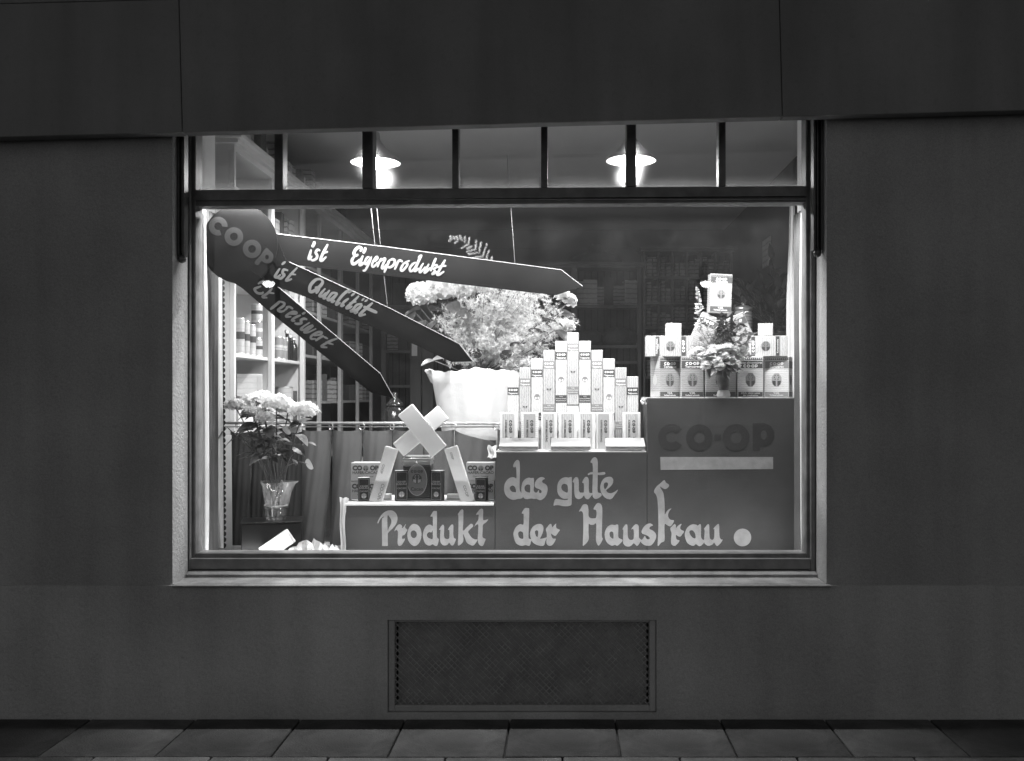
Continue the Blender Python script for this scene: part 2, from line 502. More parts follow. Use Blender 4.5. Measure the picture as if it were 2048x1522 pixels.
# fascia board over the window, hung a little out of level
a = math.atan(0.0262)
fz = PZ(270 + 0.0262 * 155, 4.66)
xm = PX(0, 4.66)
o = thing('shop_fascia', 'x', 'fascia', (xm, 4.66, fz), (0, -a, 0))
xx = -4.5
for wd_ in (2.6, 2.75, 2.8, 2.82, 2.9):
    MB().bbox(xx, xx + wd_ - 0.003, random.uniform(0, .003), 0.075, 0, 0.62, 0.003).build('board', M['fascia'], o)
    MB().bbox(xx, xx + wd_ - 0.003, random.uniform(0, .003), 0.075, 0.622, 1.4, 0.003).build('board', M['fascia'], o)
    xx += wd_
tag(o, 'wide dark fascia board hanging slightly askew above the display window', 'fascia')

# sill
s0, s1 = PX(342, 4.70), PX(1664, 4.70)
b = MB().bbox(s0, s1, 4.706, YW - 0.002, 0.644, 0.654, 0.003).bbox(WX0 + 0.002, WX1 - 0.002, YW - 0.002, 4.955, 0.6505, 0.6555, 0.002)
tag(b.build('window_sill', M['stone']), 'pale stone sill under the shop window', 'window sill')

# ------------------------------------------------------------------ shop window
win = thing('shop_window', 'large dark framed shop window with six small panes above one big pane', 'window', (0, 5.0, ZS))
def wpart(name, mb, m, parent=None):
    if parent: return mb.build(name, m, parent)
    return mb.build(name, m, win, loc=(0, -5.0, -ZS))
def quad_bar(px0, py0, px1, py1, Y0, Y1, bev=0.004, tilt=0):
    "bar between two picture corners at depth Y0..Y1"
    return MB().bbox(PX(px0, Y0), PX(px1, Y0), Y0, Y1, PZ(py1, Y0), PZ(py0, Y0), bev)
FY0, FY1 = 4.955, 5.055
FL, FR = WX0 + 0.002, WX1 - 0.002
gl0, gl1 = PX(391, FY0), PX(1612, FY0)        # inner edges of the side posts
zb = PZ(1106, FY0)                            # lower edge of the big pane
post = MB().bbox(FL, gl0, FY0, FY1, 0.66, ZT - 0.005, 0.004).bbox(FL, gl0 - 0.018, FY0 - 0.022, FY0, 0.66, ZT - 0.005, 0.004)
wpart('frame_post', post, M['frame'])
post = MB().bbox(gl1, FR, FY0, FY1, 0.66, ZT - 0.005, 0.004).bbox(gl1 + 0.018, FR, FY0 - 0.022, FY0, 0.66, ZT - 0.005, 0.004)
wpart('frame_post', post, M['frame'])
br = MB().bbox(gl0, gl1, FY0, FY1, PZ(1137, FY0), zb, 0.003)
br.bbox(gl0 - 0.018, gl1 + 0.018, FY0 - 0.020, FY0 - 0.0005, PZ(1137, FY0), PZ(1115.5, FY0), 0.003)
wpart('bottom_rail', br, M['frame'])
sl = MB()
x0, x1 = FL + 0.002, FR - 0.002
zc0, zc1 = PZ(1146, 4.92), PZ(1137.5, FY0)
sl.add([(x0, 4.90, zc0-0.004), (x1, 4.90, zc0-0.004), (x1, FY0, zc1), (x0, FY0, zc1), (x0, 4.90, 0.6565), (x1, 4.90, 0.6565), (x1, FY0, 0.6565), (x0, FY0, 0.6565)],
       [(0,1,2,3), (4,7,6,5), (0,4,5,1), (1,5,6,2), (2,6,7,3), (3,7,4,0)])
wpart('weather_strip', sl, M['stone'])
# transom, a touch out of level
def tz(px, py): return PZ(py - 0.0066 * (px - 391), FY0)
tr = MB()
for (ya, yb, Ya, Yb) in ((381, 400.5, FY0 - 0.012, FY1), (401, 411.5, FY0 + 0.006, FY1)):
    za0, zb0, za1, zb1 = tz(391, ya), tz(391, yb), tz(1612, ya), tz(1612, yb)
    tr.add([(gl0, Ya, zb0), (gl1, Ya, zb1), (gl1, Yb, zb1), (gl0, Yb, zb0), (gl0, Ya, za0), (gl1, Ya, za1), (gl1, Yb, za1), (gl0, Yb, za0)],
           [(0,3,2,1), (4,5,6,7), (0,1,5,4), (1,2,6,5), (2,3,7,6), (3,0,4,7)])
tr.bbox(gl0, gl1, FY0 - 0.006, FY0 + 0.006, tz(1000, 404), tz(1000, 402), 0.001)
wpart('transom_rail', tr, M['frame'])
mull = [(548, 565), (725, 746), (904, 917), (1082, 1095), (1253, 1272), (1438, 1452)]
for a0, a1 in mull:
    wpart('mullion', MB().bbox(PX(a0, FY0), PX(a1, FY0), FY0 - (0.012 if a1 - a0 > 18 else -0.004), FY1 - 0.01, tz(a0, 380), ZT - 0.01, 0.004), M['frame'])
# panes
edges = [gl0] + [PX(v, FY0) for m_ in mull for v in m_] + [gl1]
for i in range(7):
    xa, xb = edges[2*i], edges[2*i+1]
    zl = tz((391 + 174 * (i + .5)), 381)
    M['g%d' % i] = glass('upper_pane_glass', lamp_halo=0.035, low=(zl - 0.0, 0.10, 0.9), film=0.03)
    pm = MB().box(xa - 0.004, xb + 0.004, 5.008, 5.012, zl - 0.01, ZT - 0.012)
    wpart('upper_pane', pm, M['g%d' % i])
gbig = glass('big_pane_glass', film=0.007)
wpart('big_pane', MB().box(gl0 - 0.004, gl1 + 0.004, 5.000, 5.006, zb - 0.008, tz(1000, 408)), gbig)

# roller guide rails in the reveals
for (xa, xb, ye, lab) in ((357, 374, 512, 'left'), (1622, 1643, 500, 'right')):
    Y = 4.79
    x0, x1 = PX(xa, Y), PX(xb, Y)
    if lab == 'left': x0 = WX0 + 0.002; x1 = x0 + 0.034
    else: x1 = WX1 - 0.002; x0 = x1 - 0.046
    t = thing('roller_guide_rail', 'dark metal guide rail in the %s window reveal' % lab, 'rail', ((x0+x1)/2, Y, PZ(ye, Y)), group='roller guide rails')
    z0, h = PZ(ye, Y), ZT - 0.02 - PZ(ye, Y)
    ww = (x1 - x0) / 2
    MB().bbox(-ww, -ww + 0.010, 0, 0.055, 0, h, 0.002).bbox(ww - 0.010, ww, 0, 0.055, 0, h, 0.002).bbox(-ww + 0.0102, ww - 0.0102, 0.04, 0.055, 0, h, 0.001).build('channel', M['rail_metal'], t)
    MB().tube([(0, 0.02, 0.02), (0, 0.02, h)], 0.006, 8).build('guide_rod', M['brass' if 0 else 'rail_metal'], t)
    MB().lathe([(0.004, -0.02), (0.016, -0.014), (0.02, 0.0), (0.016, 0.014), (0.004, 0.02)], 14, (0, 0.02, -0.012)).build('end_stop', M['rail_metal'], t, True)

# cellar window with wire mesh
cel = thing('cellar_window', 'dark cellar window with diamond wire mesh below the sill', 'cellar window', ((CX0+CX1)/2, YP + 0.006, CZ0))
hw, hh = (CX1 - CX0) / 2 - 0.002, CZ1 - CZ0
fr = MB().bbox(-hw, -hw + 0.03, 0.004, 0.06, 0.002, hh - 0.002, 0.003).bbox(hw - 0.03, hw, 0.004, 0.06, 0.002, hh - 0.002, 0.003)
fr.bbox(-hw + 0.0302, hw - 0.0302, 0.004, 0.06, hh - 0.012, hh - 0.002, 0.003).bbox(-hw + 0.0302, hw - 0.0302, 0.004, 0.06, 0.002, 0.03, 0.003)
fr.build('frame', M['plinth'], cel)
wm = MB()
x0, x1, z0, z1 = -hw + 0.03, hw - 0.03, 0.03, hh - 0.012
st, H_ = 0.03, z1 - z0
u = x0 - H_
while u < x1:
    for sgn in (1, -1):
        pts = []
        for t_ in (0, 1):
            x = u + t_ * H_; z = z0 + t_ * H_ if sgn > 0 else z1 - t_ * H_
            pts.append([x, z])
        (xa, za), (xb, zb_) = pts
        if xb <= x0 or xa >= x1: continue
        if xa < x0: za += (zb_ - za) * (x0 - xa) / (xb - xa); xa = x0
        if xb > x1: zb_ = za + (zb_ - za) * (x1 - xa) / (xb - xa); xb = x1
        wm.tube([(xa, 0.02 + 0.003 * sgn, za), (xb, 0.02 + 0.003 * sgn, zb_)], 0.0022, 4, cap=False)
    u += st
tag(wm.build('wire_mesh', M['mesh_metal'], cel), kind='stuff')
MB().box(-hw + 0.04, hw - 0.04, 0.06, 0.075, 0.0, hh).build('shutter_board', M['cellar_dark'], cel)

# ------------------------------------------------------------------ lights that the place has
# two hanging lamps in the shop
for i, (px, py) in enumerate(((751, 326), (1262, 322))):
    Y = 6.5
    c = P(px, py, Y)
    t = thing('hanging_lamp', ('white enamel hanging lamp behind the second mullion from the left', 'white enamel hanging lamp behind the fifth mullion, right of the other')[i], 'lamp', c, group='hanging lamps in the shop')
    r = 0.163
    MB().lathe([(r, 0.0), (r, 0.006), (r * 0.86, 0.03), (r * 0.5, 0.085), (0.045, 0.13), (0.032, 0.15), (0.03, 0.19), (0.02, 0.20)], 40, cap=False).build('shade', M['enamel'], t, True)
    MB().lathe([(r - 0.003, 0.001), (r * 0.85, 0.026), (r * 0.48, 0.08), (0.04, 0.12), (0.001, 0.125)], 40, cap=False).build('shade_lining', M['enamelin'], t, True)
    MB().lathe([(0.002, -0.045), (0.03, -0.036), (0.043, -0.012), (0.04, 0.015), (0.02, 0.05), (0.014, 0.07), (0.002, 0.075)], 20, cap=False).build('bulb', M['lampglow'], t, True)
    MB().tube([(0, 0, 0.19), (0, 0, ZC - c.z - 0.02)], 0.004, 6).build('cord', M['oldwood'], t)
    MB().lathe([(0.06, -0.02), (0.05, -0.04), (0.02, -0.05), (0.002, -0.05)], 20, (0, 0, ZC - c.z - 0.001), cap=False).build('ceiling_rose', M['oldwood'], t, True)
    ld = bpy.data.lights.new('hanging_lamp_light', 'SPOT')
    ld.energy = LAMP_POWER * 4; ld.spot_size = R(165); ld.spot_blend = 0.5; ld.shadow_soft_size = 0.05
    lo = bpy.data.objects.new('hanging_lamp_light', ld); COL.objects.link(lo); lo.parent = t; lo.location = (0, 0, -0.055)

# strip light behind the transom rail
for i, (pa, pb) in enumerate(((414, 1000), (1020, 1586))):
    Y = 5.105
    xa, xb = PX(pa, Y), PX(pb, Y)
    c = Vector(((xa + xb) / 2, Y, 2.552))
    t = thing('strip_light', 'hidden tube light behind the %s half of the transom' % ('left', 'right')[i], 'light', c, group='strip lights behind the transom')
    hl = (xb - xa) / 2
    hs = MB().box(-hl, hl, -0.04, 0.04, 0.020, 0.026).box(-hl, hl, -0.04, -0.036, -0.046, 0.02).box(-hl, hl, 0.036, 0.04, 0.004, 0.02)
    hs.build('reflector_housing', M['enamelin'], t)
    MB().tube([(-hl + 0.02, 0, 0.006), (hl - 0.02, 0, 0.006)], 0.009, 10).build('tube', M['tubeglow'], t)
    ld = bpy.data.lights.new('strip_tube_light', 'AREA')
    ld.shape = 'RECTANGLE'; ld.size = 2 * hl - 0.06; ld.size_y = 0.03; ld.energy = STRIP_POWER; ld.spread = R(130)
    lo = bpy.data.objects.new('strip_tube_light', ld); COL.objects.link(lo); lo.parent = t
    lo.location = (0, 0, -0.006); lo.rotation_euler = (R(16), 0, 0)

# footlights on the display floor behind the bottom rail
for i, (pa, pb) in enumerate(((420, 1000), (1020, 1590))):
    Y = 5.10
    xa, xb = PX(pa, Y), PX(pb, Y)
    hl = (xb - xa) / 2
    t = thing('footlight', 'hidden tube light behind the %s half of the bottom rail' % ('left', 'right')[i], 'light', ((xa + xb) / 2, Y, 0.6805), group='footlights behind the bottom rail')
    MB().box(-hl, hl, -0.02, 0.025, 0.0, 0.006).box(-hl, hl, -0.020, -0.016, 0.0061, 0.04).build('reflector_housing', M['enamelin'], t)
    MB().tube([(-hl + 0.02, 0, 0.016), (hl - 0.02, 0, 0.016)], 0.008, 10).build('tube', M['tubeglow'], t)
    ld = bpy.data.lights.new('footlight_tube', 'AREA')
    ld.shape = 'RECTANGLE'; ld.size = 2 * hl - 0.06; ld.size_y = 0.02; ld.energy = FOOT_POWER
    lo = bpy.data.objects.new('footlight_tube', ld); COL.objects.link(lo); lo.parent = t
    lo.location = (0, 0, 0.027); lo.rotation_euler = (R(180 - 12), 0, 0)

# two street lamps across the road, seen only mirrored in the big pane
for i, px in enumerate((537, 1412)):
    D = 16.0
    x, z = (px - VX) / FPX * D, CAM_H + (VY - 568) / FPX * D
    t = thing('street_lamp', 'lit street lamp across the road mirrored %s' % ('over the sign at left', 'beside the tall packet at right')[i], 'street lamp', (x, 5.0 - 11.0, 0), group='street lamps across the road')
    MB().lathe([(0.11, 0), (0.11, 0.25), (0.06, 0.3), (0.045, 1.0), (0.04, z + 0.35)], 14).build('post', M['rail_metal'], t, True, loc=(0, -0.5, 0))
    MB().tube([(0, -0.5, z + 0.3), (0, -0.25, z + 0.38), (0, 0, z + 0.3), (0, 0, z + 0.1)], 0.02, 8).build('arm', M['rail_metal'], t, True)
    MB().lathe([(0.16, 0.05), (0.15, 0.07), (0.06, 0.13), (0.03, 0.17)], 24, (0, 0, z), cap=True).build('shade', M['enamel'], t, True)
    MB().lathe([(0.005, -0.06), (0.06, -0.045), (0.098, 0.0), (0.09, 0.03), (0.03, 0.05)], 20, (0, 0, z), cap=False).build('globe', M['streetglow'], t, True)

# ================================================================== SHOP INTERIOR BEHIND THE DISPLAY
# left shelving along the side wall
LX = -1.93
def yl(px): return -LX * FPX / (VX - px)
cab = thing('wall_shelving', 'cream painted shelving with cornice along the left shop wall', 'shelving', (LX, 5.9, ZFL))
def cpart(name, mb, m, o=None): return mb.build(name, m, o or cab, loc=(-LX, -5.9, -ZFL) if not o else (0,0,0))
Y0, Y1, Y2 = yl(469), yl(547), yl(609)
TOP = 2.99
cpart('end_panel', MB().box(XL + 0.005, LX - 0.03, Y0, Y0 + 0.02, ZFL, TOP), M['cream'])
cpart('back_panel', MB().box(XL + 0.003, XL + 0.015, Y0 + 0.02, 10.5, ZFL, TOP), M['cabback'])
for y in (Y0, Y1, Y2):
    cpart('stile', MB().bbox(LX - 0.03, LX, y - (0 if y == Y0 else 0.03), y + 0.03, ZFL, TOP, 0.003), M['cream'])
for y in (Y1, Y2):
    cpart('divider', MB().box(XL + 0.016, LX - 0.031, y - 0.008, y + 0.008, ZFL, TOP - 0.001), M['cream'])
for z in (0.9, 1.34, 1.80, 2.24, 2.62):
    for (ya, yb) in ((Y0 + 0.022, Y1 - 0.009), (Y1 + 0.009, Y2 - 0.009)):
        cpart('shelf', MB().bbox(XL + 0.016, LX - 0.031, ya, yb, z - 0.022, z, 0.002), M['cream'])
cn = MB()
for (o0, z0, z1) in ((0.0, 2.99, 3.03), (0.03, 3.03, 3.055), (0.06, 3.055, 3.08)):
    cn.box(XL + 0.003, LX + o0, Y0 - o0, 10.5, z0, z1 - 0.0005)
cpart('cornice', cn, M['cream'])
# darker glazed section further back
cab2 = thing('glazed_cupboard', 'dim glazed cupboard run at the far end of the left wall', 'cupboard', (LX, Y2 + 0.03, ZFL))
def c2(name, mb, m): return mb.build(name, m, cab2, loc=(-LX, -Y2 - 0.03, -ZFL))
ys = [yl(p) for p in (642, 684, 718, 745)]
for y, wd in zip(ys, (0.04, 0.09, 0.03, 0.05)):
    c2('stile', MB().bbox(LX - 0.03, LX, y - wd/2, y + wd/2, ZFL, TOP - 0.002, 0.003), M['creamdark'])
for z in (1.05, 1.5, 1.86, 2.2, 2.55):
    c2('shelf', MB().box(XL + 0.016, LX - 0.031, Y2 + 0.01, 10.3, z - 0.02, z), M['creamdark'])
# tins and boxes on the shelves
CANS = {}
def can(name, label, loc, r, h, mkey, group):
    t = thing(name, label, 'tin', loc, (0, 0, random.random() * 6), group)
    k = (round(r, 3), round(h, 3), mkey)
    if k not in CANS:
        CANS[k] = (MB().lathe([(r, 0.006), (r, h - 0.006)], 18, cap=False).mesh('label', M[mkey], True),
                   MB().lathe([(0.001, 0.003), (r - 0.004, 0.003), (r + 0.001, 0), (r + 0.001, 0.007), (r - 0.001, 0.008)], 18, cap=False).mesh('base_rim', M['bare'], True),
                   MB().lathe([(r - 0.001, h - 0.008), (r + 0.001, h - 0.007), (r + 0.001, h), (r - 0.004, h - 0.003), (0.001, h - 0.003)], 18, cap=False).mesh('top_rim', M['bare'], True),
                   MB().lathe([(r + 0.0004, h * 0.42), (r + 0.0004, h * 0.62)], 18, cap=False).mesh('label_band', M['inkdark' if mkey == 'can1' else 'dim3'], True))
    if CANS[k][3]: link('label_band', CANS[k][3], t)
    link('label', CANS[k][0], t); link('base_rim', CANS[k][1], t); link('top_rim', CANS[k][2], t)
    return t
ordn = ['first', 'second', 'third', 'fourth', 'fifth', 'sixth', 'seventh', 'eighth', 'ninth', 'tenth', 'eleventh', 'twelfth', 'thirteenth', 'fourteenth', 'fifteenth', 'sixteenth']
# near bay, shelf at 1.80: three tall tins, then two stacked columns
zsh = 1.8005
for i, px in enumerate((479, 490, 502)):
    x = LX - 0.066
    y = -x * FPX / (VX - px)
    can('tall_tin', 'tall pale tin on the lit left shelf, %s from the window' % ordn[i], (x, y, zsh), 0.031, 0.225 - 0.012 * i, 'can1', 'tins on the lit left shelf')
for i, px in enumerate((514, 528)):
    x = LX - 0.075
    y = -x * FPX / (VX - px)
    zz = zsh
    for j in range(3 - i):
        can('food_tin', 'squat tin in the %s stack right of the tall tins, %s' % (ordn[i], ('bottom', 'middle', 'top')[j]), (x, y, zz), 0.036, 0.115, ('can1', 'can2')[(i + j) % 2], 'stacked tins on the lit left shelf')
        zz += 0.1155
# second bay of that shelf: two tins, bottles
for i, px in enumerate((556, 565)):
    x = LX - 0.07; y = -x * FPX / (VX - px)
    can('food_tin', 'grey tin beside the dark bottles on the left shelf, %s from the stile' % ordn[i], (x, y, zsh), 0.036, 0.16, 'can2', 'tins beside the bottles')
BOT = MB().lathe([(0.001, 0), (0.03, 0.0), (0.032, 0.01), (0.032, 0.13), (0.026, 0.16), (0.012, 0.18), (0.011, 0.215), (0.014, 0.217), (0.014, 0.228), (0.001, 0.229)], 18, cap=False).mesh('glass_body', M['bottle'], True)
CAP = MB().lathe([(0.016, 0.205), (0.016, 0.232), (0.001, 0.234)], 12, cap=False).mesh('capsule', M['bare'], True)
BLAB = MB().lathe([(0.0328, 0.04), (0.0328, 0.10)], 18, cap=False).mesh('label', M['can2'], True)
for i, px in enumerate((574, 580, 587, 594)):
    x = LX - (0.07 + 0.03 * (i % 2)); y = -x * FPX / (VX - px)
    t = thing('dark_bottle', 'small dark bottle on the left shelf, %s after the grey tins' % ordn[i], 'bottle', (x, y, zsh), group='dark bottles on the left shelf')
    t.scale = (1, 1, 0.95 - 0.09 * (i % 3))
    link('glass_body', BOT, t); link('capsule', CAP, t)
    if i % 2: link('label', BLAB, t)
def carton(name, label, loc, w_, d_, h_, m, rz=0, group=None, bands=None, cat='box'):
    "plain shop box: body and printed bands on the face towards +x (shelves) or -y"
    t = thing(name, label, cat, loc, (0, 0, rz), group)
    MB().bbox(-w_/2, w_/2, -d_/2, d_/2, 0, h_, 0.002).build('body', m, t)
    if bands:
        for (u0, u1, v0, v1, bm) in bands:
            MB().box(-w_/2 + u0*w_, -w_/2 + u1*w_, -d_/2 - 0.0015, -d_/2 - 0.0003, v0*h_, v1*h_).build('printed_panel', bm, t)
    return t
# lower shelf boxes at 1.34
zl = 1.3405
dk = M['inkdark']
for i, (px, wv, h_, m, bd) in enumerate(((484, 0.10, 0.19, 'paper', None), (497, 0.075, 0.175, 'paper', [(0.1,0.9,0.12,0.55,dk),(0.1,0.9,0.62,0.9,dk)]), (508, 0.075, 0.175, 'paper', [(0.1,0.9,0.1,0.3,dk),(0.1,0.9,0.36,0.5,dk),(0.1,0.9,0.56,0.7,dk)]), (518, 0.075, 0.20, 'paper', [(0.15,0.85,0.3,0.9,dk)]), (532, 0.14, 0.13, 'can1', None))):
    x = LX - 0.085; y = -x * FPX / (VX - px)
    carton('shelf_box', 'white box on the lower left shelf, %s from the window' % ordn[i], (x, y, zl), wv, 0.10, h_, M[m], R(45), 'boxes on the lower left shelf', bd)
t = carton('shelf_carton', 'large pale carton standing on the boxes of the lower left shelf', (LX - 0.13, -(LX - 0.13) * FPX / (VX - 489) + 0.02, zl + 0.2005), 0.17, 0.15, 0.145, M['can1'], R(38), None, [(0.78, 0.95, 0.1, 0.9, M['inkgrey'])])
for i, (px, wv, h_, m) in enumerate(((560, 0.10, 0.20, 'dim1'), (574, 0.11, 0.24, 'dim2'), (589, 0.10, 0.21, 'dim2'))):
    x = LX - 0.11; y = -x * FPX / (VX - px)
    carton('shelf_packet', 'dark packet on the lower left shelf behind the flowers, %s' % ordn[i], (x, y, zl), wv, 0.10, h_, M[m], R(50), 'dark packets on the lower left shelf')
can('round_tin', 'big round tin at the far end of the lower left shelf', (LX - 0.12, yl(602) - 0.02, zl), 0.065, 0.27, 'can1', None)
# upper shelves: small packets
n = 0
for z, lab in ((2.2405, 'upper'), (2.6205, 'top')):
    y = Y0 + 0.09
    i = 0
    while y < Y2 - 0.08:
        if abs(y - Y1) > 0.07:
            wv = random.uniform(0.07, 0.10)
            hv = random.uniform(0.14, 0.24)
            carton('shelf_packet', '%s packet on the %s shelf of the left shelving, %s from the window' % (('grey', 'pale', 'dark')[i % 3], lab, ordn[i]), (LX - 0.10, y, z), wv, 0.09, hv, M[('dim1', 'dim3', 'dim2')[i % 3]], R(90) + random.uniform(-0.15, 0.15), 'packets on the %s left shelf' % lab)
            i += 1
        y += 0.125
y = Y0 + 0.12; i = 0
while y < 9.4:
    hv = random.uniform(0.16, 0.26)
    carton('stored_packet', '%s packet on top of the left shelving, %s from the window' % (('grey', 'dark', 'pale')[i % 3], ordn[min(i, 15)] if i < 16 else 'number %d' % (i + 1)), (LX - 0.11 - 0.03 * (i % 2), y, 3.0805), 0.12, 0.10, hv, M[('dim1', 'dim2', 'dim3')[i % 3]], R(90) + random.uniform(-0.2, 0.2), 'packets on top of the left shelving')
    y += 0.165 if i < 14 else 0.4; i += 1
# far section contents
i = 0
for z, lab in ((1.5005, 'lower'), (1.8605, 'middle'), (2.2005, 'upper')):
    for k, px in enumerate((625, 635, 655, 668, 698, 709, 730)):
        x = LX - 0.10; y = -x * FPX / (VX - px)
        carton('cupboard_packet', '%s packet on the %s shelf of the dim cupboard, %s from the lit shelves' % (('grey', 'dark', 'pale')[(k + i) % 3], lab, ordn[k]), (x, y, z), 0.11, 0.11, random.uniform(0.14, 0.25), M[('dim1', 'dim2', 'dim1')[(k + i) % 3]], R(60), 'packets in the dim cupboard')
    i += 1

# back wall furniture
YBK = 10.6
def back_unit(name, label, px0, px1, pytop, stiles, shelves, m, mback, cat='cupboard', depth=0.32, corn=True):
    x0, x1 = PX(px0, YBK), PX(px1, YBK)
    t = thing(name, label, cat, ((x0 + x1) / 2, YBK, ZFL))
    cx = (x0 + x1) / 2
    off = (-cx, -YBK, -ZFL)
    zt = PZ(pytop, YBK)
    MB().box(x0, x1, YBK + depth - 0.02, YBK + depth, ZFL, zt - 0.001).build('back_panel', mback, t, loc=off)
    for (a, b_) in stiles:
        MB().bbox(PX(a, YBK), PX(b_, YBK), YBK, YBK + 0.03, ZFL, zt - 0.002, 0.003).build('stile', m, t, loc=off)
        xm_ = (PX(a, YBK) + PX(b_, YBK)) / 2
        MB().box(xm_ - 0.008, xm_ + 0.008, YBK + 0.031, YBK + depth - 0.021, ZFL, zt - 0.003).build('divider', m, t, loc=off)
    for py in shelves:
        z = PZ(py, YBK)
        MB().box(x0 + 0.004, x1 - 0.004, YBK + 0.032, YBK + depth - 0.022, z - 0.02, z).build('shelf', m, t, loc=off)
        MB().bbox(x0 + 0.004, x1 - 0.004, YBK + 0.003, YBK + 0.028, z - 0.03, z - 0.0005, 0.002).build('shelf_edge', m, t, loc=off)
    if corn:
        c = MB()
        for (e, z0, z1) in ((0.02, zt, zt + 0.03), (0.045, zt + 0.0305, zt + 0.055)):
            c.box(x0 - e, x1 + e, YBK - e, YBK + depth, z0, z1)
        c.build('cornice', m, t, loc=off)
    return t
back_unit('back_cupboard', 'brown cupboard with a wide pale stile at the back, left of the plants', 762, 1000, 540, [(762, 772), (820, 842), (844, 866), (930, 940), (990, 1000)], [610, 700, 770], M['oldwood'], M['oldback'])
back_unit('back_cupboard', 'brown cupboard half hidden by the plant and the pyramid', 1003, 1283, 535, [(1003, 1012), (1070, 1080), (1142, 1154), (1275, 1283)], [610, 690, 722], M['oldwood'], M['oldback'])
rk = back_unit('pigeonhole_rack', 'tall pigeonhole rack filled with flat packets at the back wall', 1286, 1466, 503, [(1286, 1291), (1317, 1319), (1345, 1347), (1374, 1376), (1402, 1404), (1431, 1433), (1461, 1466)], [552, 603, 652, 702, 752], M['oldwood'], M['oldback'], 'rack')
MB().bbox(-0.03, 0.03, -0.006, 0, -0.09, 0.09, 0.003).build('lock_plate', M['bare'], bpy.data.objects['back_cupboard'], loc=(PX(829, YBK) - (PX(762, YBK) + PX(1000, YBK)) / 2, -0.0005, PZ(695, YBK) - ZFL))
# flat packets in the pigeonholes: countless thin ones
pk = MB()
cols = [(1291, 1317), (1319, 1345), (1347, 1374), (1376, 1402), (1404, 1431), (1433, 1461)]
rows = [(510, 552), (558, 603), (609, 652), (658, 702), (708, 752)]
for (a, b_) in cols:
    for (t_, u_) in rows:
        xa, xb = PX(a, YBK) + 0.02, PX(b_, YBK) - 0.012
        xm_ = xa + (xb - xa) * random.uniform(0.45, 0.62)
        for (qa, qb) in ((xa, xm_ - 0.008), (xm_ + 0.004, xb)):
            z = PZ(u_, YBK) + 0.001
            zt = z + (PZ(t_, YBK) - z) * random.uniform(0.55, 0.92)
            while z < zt:
                h_ = random.uniform(0.018, 0.024)
                dx = random.uniform(-0.004, 0.004)
                pk.box(qa + dx, qb + dx, YBK + 0.05 + random.uniform(0, 0.02), YBK + 0.26, z, z + h_ - 0.003)
                z += h_
tag(pk.build('flat_packets', M['dim1']), 'stacks of thin flat packets filling the pigeonhole rack', 'packets', kind='stuff')
# bags and packets in the back cupboards
for i, (px, wv, hv, m) in enumerate(((1161, 0.11, 0.26, 'dim3'), (1180, 0.15, 0.28, 'dim3'), (1199, 0.10, 0.2, 'dim1'), (1216, 0.13, 0.3, 'dim2'), (1238, 0.13, 0.22, 'dim1'), (1260, 0.14, 0.27, 'dim3'))):
    carton('paper_bag', '%s paper bag in the back cupboard beside the rack, %s from its left stile' % (('pale', 'wide pale', 'small grey', 'dark', 'grey', 'tall pale')[i], ordn[i]), (PX(px, YBK + .15), YBK + 0.15, PZ(610, YBK) + 0.0005), wv, 0.12, hv, M[m], random.uniform(-0.2, 0.2), 'paper bags in the back cupboard')
for i, (px, sh, wv, hv, m) in enumerate(((800, 610, 0.14, 0.24, 'dim2'), (890, 610, 0.14, 0.25, 'dim1'), (790, 700, 0.16, 0.2, 'dim1'), (806, 700, 0.1, 0.3, 'dim2'))):
    carton('paper_bag', ('dark packet in the back cupboard below the long blade', 'grey packet in the back cupboard behind the hydrangeas', 'grey packet in the back cupboard between the lower blades', 'dark packet in the back cupboard left of the lock plate')[i], (PX(px, YBK + .15), YBK + 0.15, PZ(sh, YBK) + 0.0005), wv, 0.12, hv, M[m], 0.1, 'packets in the left back cupboard')
# two dark filled sacks lying in the cupboard
for i, (px, r1, hh_) in enumerate(((1180, 0.16, 0.17), (1236, 0.2, 0.2))):
    s = MB()
    rnd = random.Random(i)
    ph = [rnd.uniform(0, 6) for _ in range(4)]
    prof = [(0.001, 0), (0.7, 0.0), (0.95, 0.15), (1.0, 0.4), (0.82, 0.75), (0.45, 0.95), (0.1, 1.0), (0.001, 1.0)]
    s.lathe([(r1 * a_, hh_ * z_) for a_, z_ in prof], 20, ripple=lambda k, a: 0.12 * math.sin(3 * a + ph[0]) + 0.07 * math.sin(5 * a + ph[1] + k), cap=False)
    o = s.build('filled_sack', M['dim2'], None, True, loc=(PX(px, YBK + .15), YBK + 0.15, PZ(690, YBK) + 0.0005))
    o.scale = (1, 0.6, 1)
    tag(o, ('smaller dark sack on the lower shelf of the back cupboard', 'larger dark sack on the lower shelf of the back cupboard, nearest the rack')[i], 'sack', 'dark sacks in the back cupboard')
# ornament on top of the cupboard
o = MB().lathe([(0.001, 0), (0.2, 0), (0.24, 0.03), (0.2, 0.09), (0.1, 0.12), (0.07, 0.2), (0.001, 0.2)], 18, ripple=lambda k, a: 0.2 * math.sin(2 * a + k) + 0.1 * math.sin(5 * a), cap=False).build('cloth_bundle', M['dim2'], None, True, loc=(PX(1192, YBK + .1), YBK + 0.14, PZ(535, YBK) + 0.0565))
tag(o, 'dark bundle lying on top of the back cupboard', 'bundle')
